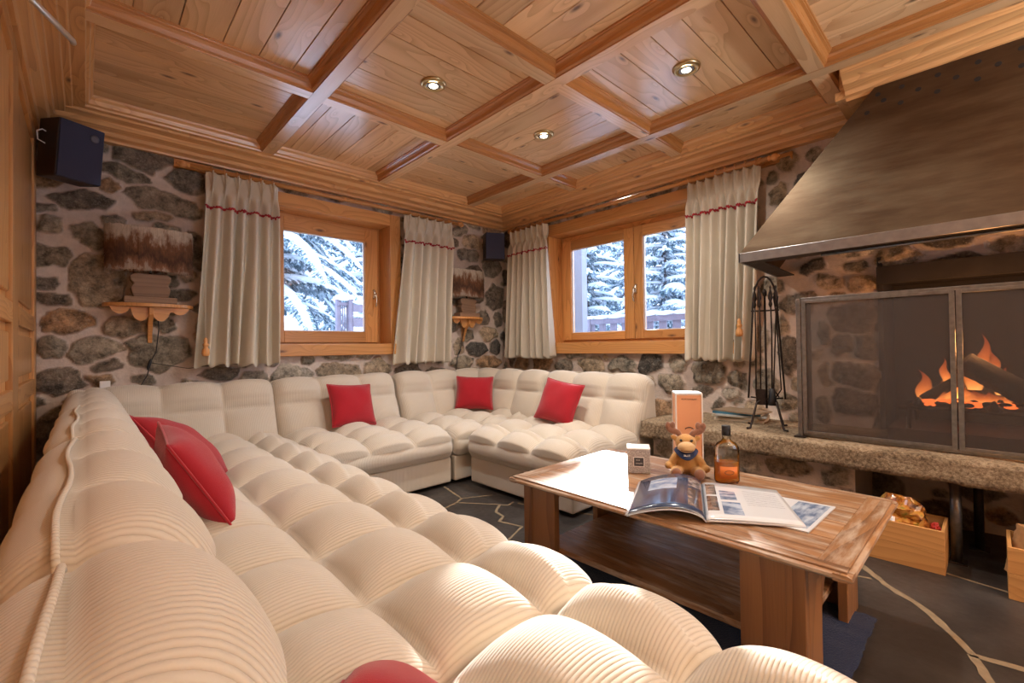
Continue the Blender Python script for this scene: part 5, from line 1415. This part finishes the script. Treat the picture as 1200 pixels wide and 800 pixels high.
# ------------------------------------------------------------------ wall shelf lamps
def shelf_lamp(xc, zs, w_, lab, labs, seed, cord):
    yb = YA-.02
    t = thing('wall_shelf', labs, 'shelf', (xc, yb, zs))
    b = MB(); hw = w_/2; prof = []
    for k in range(21):
        a = PI*k/20; prof.append((xc+hw*math.cos(a)*(1 if True else 1), yb-.155*math.sin(a)**.6))
    b.extrude(prof, zs-.022, zs, 2, place=lambda p, q, s_: (p, q, s_)); b.build('shelf_board', M['pine_window'], t, bevel=.003)
    b = MB(); sc = [(xc-hw*.86, zs-.022)]
    nsc = 4
    for j in range(nsc):
        x0_ = xc-hw*.86+hw*1.72*j/nsc; ww = hw*1.72/nsc; dip = .05+.03*(1 if j in (1, 2) else 0)
        for k in range(1, 8):
            a = PI*k/7; sc.append((x0_+ww*k/7.001, zs-.03-dip*.75*math.sin(a)**.7-(.02 if j in (1, 2) else 0)))
    sc.append((xc+hw*.86, zs-.022))
    b.extrude(sc, yb-.10, yb-.085, 1, place=lambda p, q, s_: (p, s_, q)); b.build('scalloped_apron', M['pine_window'], t)
    b = MB(); br = [(yb, zs-.022), (yb-.13, zs-.022), (yb-.125, zs-.07), (yb-.07, zs-.12), (yb-.03, zs-.20), (yb-.02, zs-.245), (yb, zs-.25)]
    b.extrude(br, xc-.012, xc+.012, 0, place=lambda p, q, s_: (s_, p, q)); b.build('bracket', M['pine_window'], t, bevel=.003)
    l = thing('fur_shade_lamp', lab, 'lamp', (xc, yb-.08, zs+.0015))
    z0 = zs+.0015; cx_ = xc-.0
    b = MB(); b.box((cx_-.13*w_/.46, yb-.135, z0), (cx_+.13*w_/.46, yb-.03, z0+.038)); b.build('plinth', M['carved'], l, bevel=.003)
    vs = [(-.085, .0), (-.095, .03), (-.10, .055), (-.085, .085), (-.10, .105), (-.105, .13), (-.085, .15)]
    k_ = w_/.46
    pr = [(cx_+p*k_, z0+.038+q*.98) for p, q in vs]+[(cx_-p*k_, z0+.038+q*.98) for p, q in vs[::-1]]
    b = MB(); b.extrude(pr, yb-.115, yb-.05, 1, place=lambda p, q, s_: (p, s_, q)); b.build('carved_body', M['carved'], l, bevel=.006)
    b = MB(); b.tube([(cx_, yb-.08, z0+.185), (cx_, yb-.08, z0+.25)], .008, 10); b.tube([(cx_, yb-.08, z0+.245), (cx_-.12*k_, yb-.08, z0+.25), (cx_+.12*k_, yb-.08, z0+.25)], .004, 8); b.build('stem', M['iron'], l)
    # shade: half-oval fur cylinder
    zb0, zb1 = z0+.20, z0+.47; hw2 = .215*k_
    b = MB(); G = []; UV = []; rnd = random.Random(seed); n_ = 48
    ring = []
    for k in range(n_):
        a = 2*PI*k/n_; r_x = hw2*(abs(math.cos(a))**.75)*(1 if math.cos(a) > 0 else -1); r_y = .072*(abs(math.sin(a))**.75)*(1 if math.sin(a) > 0 else -1)
        ring.append((r_x, r_y))
    for j in range(15):
        v = j/14; G.append([(cx_+x_*(1+.012*math.sin(k*1.3+j)), yb-.082+y_+.003*math.sin(k+j*2), zb0+(zb1-zb0)*v+(.004*math.sin(k*2.1) if j in (0, 14) else 0)) for k, (x_, y_) in enumerate(ring)])
    b.grid(G, cu=True); sh = b.build('fur_shade', M['fur'], l, solid=.004, org=(cx_, yb-.08, zb0))
    sh.location = (0, 0, zb0-z0+.0); 
    # hair
    hb = MB(); 
    for q in range(5200):
        k = rnd.random()*n_; k0 = int(k) % n_; k1 = (k0+1) % n_; fr_ = k-int(k)
        x_ = ring[k0][0]*(1-fr_)+ring[k1][0]*fr_; y_ = ring[k0][1]*(1-fr_)+ring[k1][1]*fr_
        if y_ > .03: continue
        z_ = zb0+(zb1-zb0)*rnd.random()**.9
        nx_, ny_ = x_/hw2**2, y_/.072**2; l_ = math.hypot(nx_, ny_)+1e-6; nx_ /= l_; ny_ /= l_
        p = Vector((cx_+x_, yb-.082+y_, z_)); L_ = rnd.uniform(.018, .038)
        tip = p+Vector((nx_*.010+rnd.uniform(-.006, .006), ny_*.010, -L_)); sd = Vector((-ny_, nx_, 0))*.0011
        hb.v += [tuple(p+sd+Vector((nx_, ny_, 0))*.002), tuple(p-sd+Vector((nx_, ny_, 0))*.002), tuple(tip)]
        m0 = len(hb.v); hb.face([m0-3, m0-2, m0-1], [(0, 0)]*3)
    hr = hb.build('fur_hair', M['fur'], sh, org=(cx_, yb-.08, zb0))
    hr['kind'] = 'stuff'
    return t, l
shelf_lamp(.30, 1.302, .46, 'lamp with a wide brown and white cowhide shade on carved base, nearer the speaker', 'half-round pine shelf with scalloped apron left of the windows', 1, True)
shelf_lamp(2.815, 1.31, .44, 'smaller looking lamp with brown fur shade tucked between the corner curtains', 'half-round pine shelf in the stone corner between two curtains', 2, False)
t = thing('power_cord', 'black power cord with inline switch hanging from the left wall shelf', 'cord', (.33, 3.70, .8))
b = MB(); b.tube([(.335, 3.69, 1.29), (.345, 3.695, 1.15), (.33, 3.69, 1.0), (.30, 3.69, .93), (.285, 3.69, .85), (.25, 3.69, .78), (.24, 3.70, .70)], .0032, 8); b.build('cable', M['black'], t)
b = MB(); b.tube([(.305, 3.685, .955), (.30, 3.683, .94), (.29, 3.683, .90), (.287, 3.685, .885)], [.004, .0095, .0095, .004], 8); b.build('inline_switch', M['black'], t)
t = thing('power_cord', 'black power cord below the corner wall shelf', 'cord', (2.78, 3.70, .8))
b = MB(); b.tube([(2.80, 3.69, 1.30), (2.80, 3.695, 1.15), (2.76, 3.69, 1.0), (2.72, 3.69, .9), (2.70, 3.70, .75)], .0032, 8); b.build('cable', M['black'], t)
b = MB(); b.tube([(2.755, 3.685, .985), (2.735, 3.685, .94)], .008, 8); b.build('inline_switch', M['black'], t)
b = MB(); b.tube([(.30, 3.70, .93), (.5, 3.70, .885), (.62, 3.70, .90), (.9, 3.71, .91)], .0022, 6); o = b.build('thin_cable', M['black']); tag(o, 'thin black cable running along the stones below the first curtain', 'cable'); recentre(o, (.6, 3.7, .89))

# ------------------------------------------------------------------ speakers
t = thing('wall_speaker', 'angled dark navy speaker with round badge beside the pine partition', 'speaker', (-.065, 3.55, 1.965), (R_(8), 0, R_(26)), local=True); t.scale = (1.06, 1.06, 1.08)
b = MB(); b.box((-.095, -.075, 0), (.095, .10, .29)); b.build('cabinet', M['speaker_side'], t, bevel=.006)
b = MB(); b.box((-.093, -.088, .003), (.093, -.075, .287)); g = b.build('grille', M['navy'], t, bevel=.004)
b = MB(); b.lathe([(.020, 0), (.020, .002), (.012, .003), (.004, .0035)], (.05, -.088, .235), 20, M=Matrix.Rotation(R_(90), 3, 'X')); b.build('badge', plain('dull_badge', (.10, .10, .12), .4, .5), g)
b = MB(); b.tube([(-.096, .03, .16), (-.125, .03, .17), (-.13, .03, .21), (-.11, .03, .225), (-.096, .03, .22)], .003, 8); b.build('wire', M['white'], t)
b = MB(); b.box((-.02, .09, .10), (.02, .155, .18)); b.build('wall_bracket', M['iron'], t)
t = thing('wall_speaker', 'small black speaker high in the corner of the stone walls', 'speaker', (3.10, 3.55, 1.91), (R_(3), 0, R_(-28)), local=True)
b = MB(); b.box((-.10, -.06, 0), (.10, .08, .27)); b.build('cabinet', M['speaker_side'], t, bevel=.005)
b = MB(); b.box((-.098, -.07, .003), (.098, -.06, .267)); b.build('grille', M['navy'], t, bevel=.003)
b = MB(); b.box((-.02, .07, .10), (.02, .14, .18)); b.build('wall_bracket', M['iron'], t)
# socket on wall above the back of the sofa
t = thing('wall_socket', 'small white wall socket peeking above the sofa back', 'socket', (.085, 3.70, .80))
b = MB(); b.box((.06, 3.69, .775), (.11, 3.735, .825)); b.build('socket_plate', M['white'], t, bevel=.004)

# ------------------------------------------------------------------ outdoors
GZ = lambda x, y: 1.02+.028*max(0, max(y-4.0, x-3.7))+.0022*max(0, max(y-4.0, x-3.7))**2.2
b = MB(); n = 90; G = []
for j in range(n+1):
    row = []
    for i in range(n+1):
        u = i/n; v = j/n
        x = XL-6+ (60)*u**1.5; y = -14+74*v**1.3
        inside_ = x < XB+.55 and y < YA+.55
        z = -2.5 if inside_ else GZ(x, y)+.05*math.sin(x*1.1)*math.sin(y*.9)
        if not inside_ and (x < 3.7 and y < 4.0): z = -2.5
        row.append((x, y, z))
    G.append(row)
for j in range(n+1):
    for i in range(n+1):
        x, y, z = G[j][i]
        if z < -2: continue
        if x < 8 and y < -1: G[j][i] = (x, y, z-1.3)
b.grid(G); struct(b.build('ground', M['snow']))
from mathutils import noise
def conifer(name, label, x, y, h, seed, spread=.34, nb=46, grp='snowy conifers outside', droop=.45, per=26, z0=None, low=.06, bl=1.0):
    rnd = random.Random(seed); z0 = GZ(x, y)-.1 if z0 is None else z0
    t = thing(name, label, 'tree', (x, y, z0), group=grp)
    b = MB(); b.tube([(x, y, z0), (x+.03, y, z0+h*.5), (x, y, z0+h)], [h*.022, h*.014, .01], 8); b.build('trunk', M['bark'], t)
    F_ = MB(); Sn = MB()
    for k in range(nb):
        v = low+(1-low)*(k/nb)**.9; L_ = h*spread*(1-v)**.8*rnd.uniform(.75, 1.1)+.12; az = k*2.399+rnd.uniform(-.3, .3)
        zz = z0+h*v; dirx, diry = math.cos(az), math.sin(az)
        pts = []
        for q in range(7):
            s = q/6; pts.append(Vector((x+dirx*L_*s, y+diry*L_*s, zz+L_*(.12*s-droop*s*s))))
        # foliage: many small twig blades hanging either side
        m_ = max(6, int(per*L_*bl*5))
        for q in range(m_):
            s = rnd.random()**.8; i0 = min(5, int(s*6)); p = pts[i0].lerp(pts[i0+1], s*6-i0)
            sd = 1 if rnd.random() < .5 else -1; side = Vector((-diry*sd, dirx*sd, 0))
            tl = (.10+.12*L_*(1-s))*rnd.uniform(.6, 1.1)
            tip = p+side*tl*rnd.uniform(.4, 1)+Vector((dirx, diry, 0))*tl*.5+Vector((0, 0, -tl*rnd.uniform(.25, .9)))
            ww = tl*.16; up = Vector((0, 0, ww*.7)); d_ = (tip-p); nn = d_.cross(Vector((0, 0, 1)))
            if nn.length > 1e-5: nn.normalize()
            for e in range(3):
                f0 = e/3; f1 = (e+1.35)/3; a_ = p+d_*f0; c_ = p+d_*min(1, f1)
                m0 = len(F_.v); F_.v += [tuple(a_-nn*ww*.3), tuple(a_+nn*ww*.3), tuple(c_+nn*ww+Vector((0, 0, -ww*.8))), tuple(c_), tuple(c_-nn*ww+Vector((0, 0, -ww*.8)))]
                tt = rnd.random(); F_.face([m0, m0+1, m0+2, m0+3], [(0, 0)]*4, 0, False, tt); F_.face([m0, m0+3, m0+4], [(0, 0)]*3, 0, False, tt)
            if rnd.random() < .7:
                c_ = p.lerp(tip, .55)+Vector((0, 0, ww*.35)); r_ = tl*.36
                ang = math.atan2(d_.y, d_.x); pitch = -math.atan2(d_.z, math.hypot(d_.x, d_.y))
                Sn.ball(c_, (r_*1.0, r_*.27, r_*.12), 6, 4, M=(Euler((0, pitch, ang)).to_matrix()))
        Sn.tube([p_+Vector((0, 0, .02)) for p_ in pts], [.03*L_+.012]*6+[.008], 5)
    F_.build('needles', M['needles'], t); Sn.build('snow_load', M['snow'], t)
    return t
# by the single window
conifer('conifer', 'big drooping snow-laden spruce close outside the single window', 2.45, 9.0, 6.0, 1, .42, 84, per=50, droop=.6, low=.13)
conifer('conifer', 'snowy spruce behind the big one, seen at the left of the single window', -.2, 11.4, 7.0, 2, .34, 60, per=26)
conifer('conifer', 'snowy spruce behind the fence outside the single window', 5.6, 11.2, 7.0, 3, .34, 60, per=26)
# by the paired window
conifer('conifer', 'slender frosted young conifer seen through the first pane of the paired window', 7.3, 5.55, 3.4, 4, .30, 60, per=44, droop=.25)
conifer('conifer', 'frosted young conifer seen through the second pane of the paired window', 7.6, 4.05, 3.3, 5, .34, 60, per=40, droop=.25)
conifer('conifer', 'tall snowy spruce between the two young frosted conifers', 11.2, 7.2, 3.6, 6, .42, 60, per=34)
conifer('conifer', 'tall snowy spruce farther up the slope beyond the railing', 14.5, 8.9, 4.2, 7, .42, 60, per=24)
conifer('conifer', 'tall snowy spruce at the far side of the garden corner', 9.4, 11.6, 6, 8, .36, 60, per=24)
src = conifer('conifer', 'snowy spruce in the back row of the slope', 5.5, 16, 9, 9, .3, 60, per=18)
for k, (x, y) in enumerate([(-.5, 17), (-5, 14), (10.5, 18), (14, 14.5), (19, 13), (20, 9.5), (19, 5.5), (2.0, 21), (24, 7.5)]):
    c = copy_tree(src); c.location = (x, y, GZ(x, y)-.1); c.rotation_euler = (0, 0, k*1.3); c['label'] = 'snowy spruce in the back row of the slope'
    if x > 10: c.scale = (.6, .6, .42)
# fence outside window 1
t = thing('garden_fence', 'weathered timber fence with thick snow caps outside the single window', 'fence', (2.7, 6.0, 1.05))
for x, y in ((2.46, 6.0), (2.60, 5.93)):
    b = MB(); b.box((x-.028, y-.035, .9), (x+.028, y+.035, 1.67), grain=2); b.build('post', M['deckwood'], t)
b = MB()
for k in range(3): b.box((2.497+.028*k, 5.95, 1.1), (2.512+.028*k, 5.965, 1.60))
b.box((2.44, 5.93, 1.585), (2.63, 5.975, 1.625)); b.build('picket_panel', M['deckwood'], t)
b = MB(); b.box((2.62, 5.88, 1.50), (3.7, 5.92, 1.60)); b.box((2.62, 5.88, 1.30), (3.7, 5.92, 1.42)); b.build('rail', M['deckwood'], t)
b = MB(); b.ball((2.53, 5.96, 1.695), (.135, .11, .045), 14, 8); b.ball((3.1, 5.9, 1.635), (.5, .08, .05), 14, 8); b.ball((3.1, 5.9, 1.45), (.5, .06, .03), 14, 8); b.build('snow_cap', M['snow'], t)
# railing outside window 2
t = thing('balcony_railing', 'dark timber railing topped with snow outside the paired window', 'railing', (5.2, 3.0, 1.05))
b = MB(); b.box((5.17, 1.2, 1.30), (5.23, 3.92, 1.37)); b.box((5.17, 1.2, 1.08), (5.23, 3.92, 1.14)); b.build('rail', M['deckwood'], t)
for y in (1.4, 2.4, 3.10, 3.92):
    b = MB(); b.box((5.16, y-.045, .9), (5.25, y+.045, 1.42)); b.build('post', M['deckwood'], t)
for k in range(15):
    b = MB(); y = 1.35+.18*k; b.box((5.19, y-.05, 1.1), (5.21, y+.05, 1.31)); b.build('baluster', M['deckwood'], t)
b = MB()
for k in range(12): b.ball((5.20, 1.35+.235*k, 1.395), (.06, .15, .030), 10, 6)
b.build('snow_cap', M['snow'], t)
t = thing('porch_post', 'grey square porch post just outside the paired window', 'post', (4.45, 3.50, 1.0))
b = MB(); b.box((4.40, 3.415, .9), (4.50, 3.585, 3.0), grain=2); b.build('shaft', plain('grey_porch_timber', (.27, .27, .33), .7, 0, .2, 10), t)

# ------------------------------------------------------------------ lights
sun = bpy.data.lights.new('sun', 'SUN'); sun.energy = 6.5; sun.angle = R_(.6); sun.color = (1, .95, .88)
so = bpy.data.objects.new('sun', sun); COL.objects.link(so)
el = R_(22.5); d = Vector((-.838*math.cos(el), -.545*math.cos(el), -math.sin(el)))
so.rotation_euler = d.to_track_quat('-Z', 'Y').to_euler()
wd = bpy.data.worlds.new('world'); S.world = wd; wd.use_nodes = True
wt = wd.node_tree; wt.nodes.clear(); k = N(wt)
bg = k.n('ShaderNodeBackground', {'Color': (.55, .72, 1.0, 1), 'Strength': 3.6}); wo = wt.nodes.new('ShaderNodeOutputWorld'); wt.links.new(bg.outputs[0], wo.inputs[0])
# added fill lamps, out of view, brightening the room by way of the ceiling
def added_uplighter(x, y, lab, pw):
    t = thing('added_floor_lamp', lab, 'added fill lamp', (x, y, 0))
    b = MB(); b.lathe([(.14, 0), (.14, .015), (.02, .03)], (x, y, 0), 24); b.build('base', M['iron'], t)
    b = MB(); b.tube([(x, y, .02), (x, y, 1.62)], .012, 12); b.build('pole', M['iron'], t)
    b = MB(); b.grid([[(x+r*math.cos(2*PI*q/24), y+r*math.sin(2*PI*q/24), z) for q in range(24)] for r, z in ((.02, 1.60), (.10, 1.64), (.16, 1.72))], cu=True); b.build('bowl_shade', M['white'], t, solid=.004)
    la = bpy.data.lights.new('added_uplight', 'AREA'); la.shape = 'DISK'; la.size = .25; la.energy = pw; la.color = (.90, .955, 1)
    lo = bpy.data.objects.new('added_uplight', la); COL.objects.link(lo); lo.location = (x, y, 1.73); lo.rotation_euler = (PI, 0, 0)
added_uplighter(1.0, -1.9, 'added fill lamp, unseen, in the middle behind the viewer', 34)
added_uplighter(2.1, -1.7, 'added fill lamp, unseen, behind the viewer near the hearth end', 64)

for o in bpy.data.objects:
    if '_org' in o: del o['_org']
S.view_settings.view_transform = 'Standard'; S.view_settings.look = 'None'
S.view_settings.gamma = 1; S.view_settings.use_curve_mapping = False; S.view_settings.exposure = 0.78
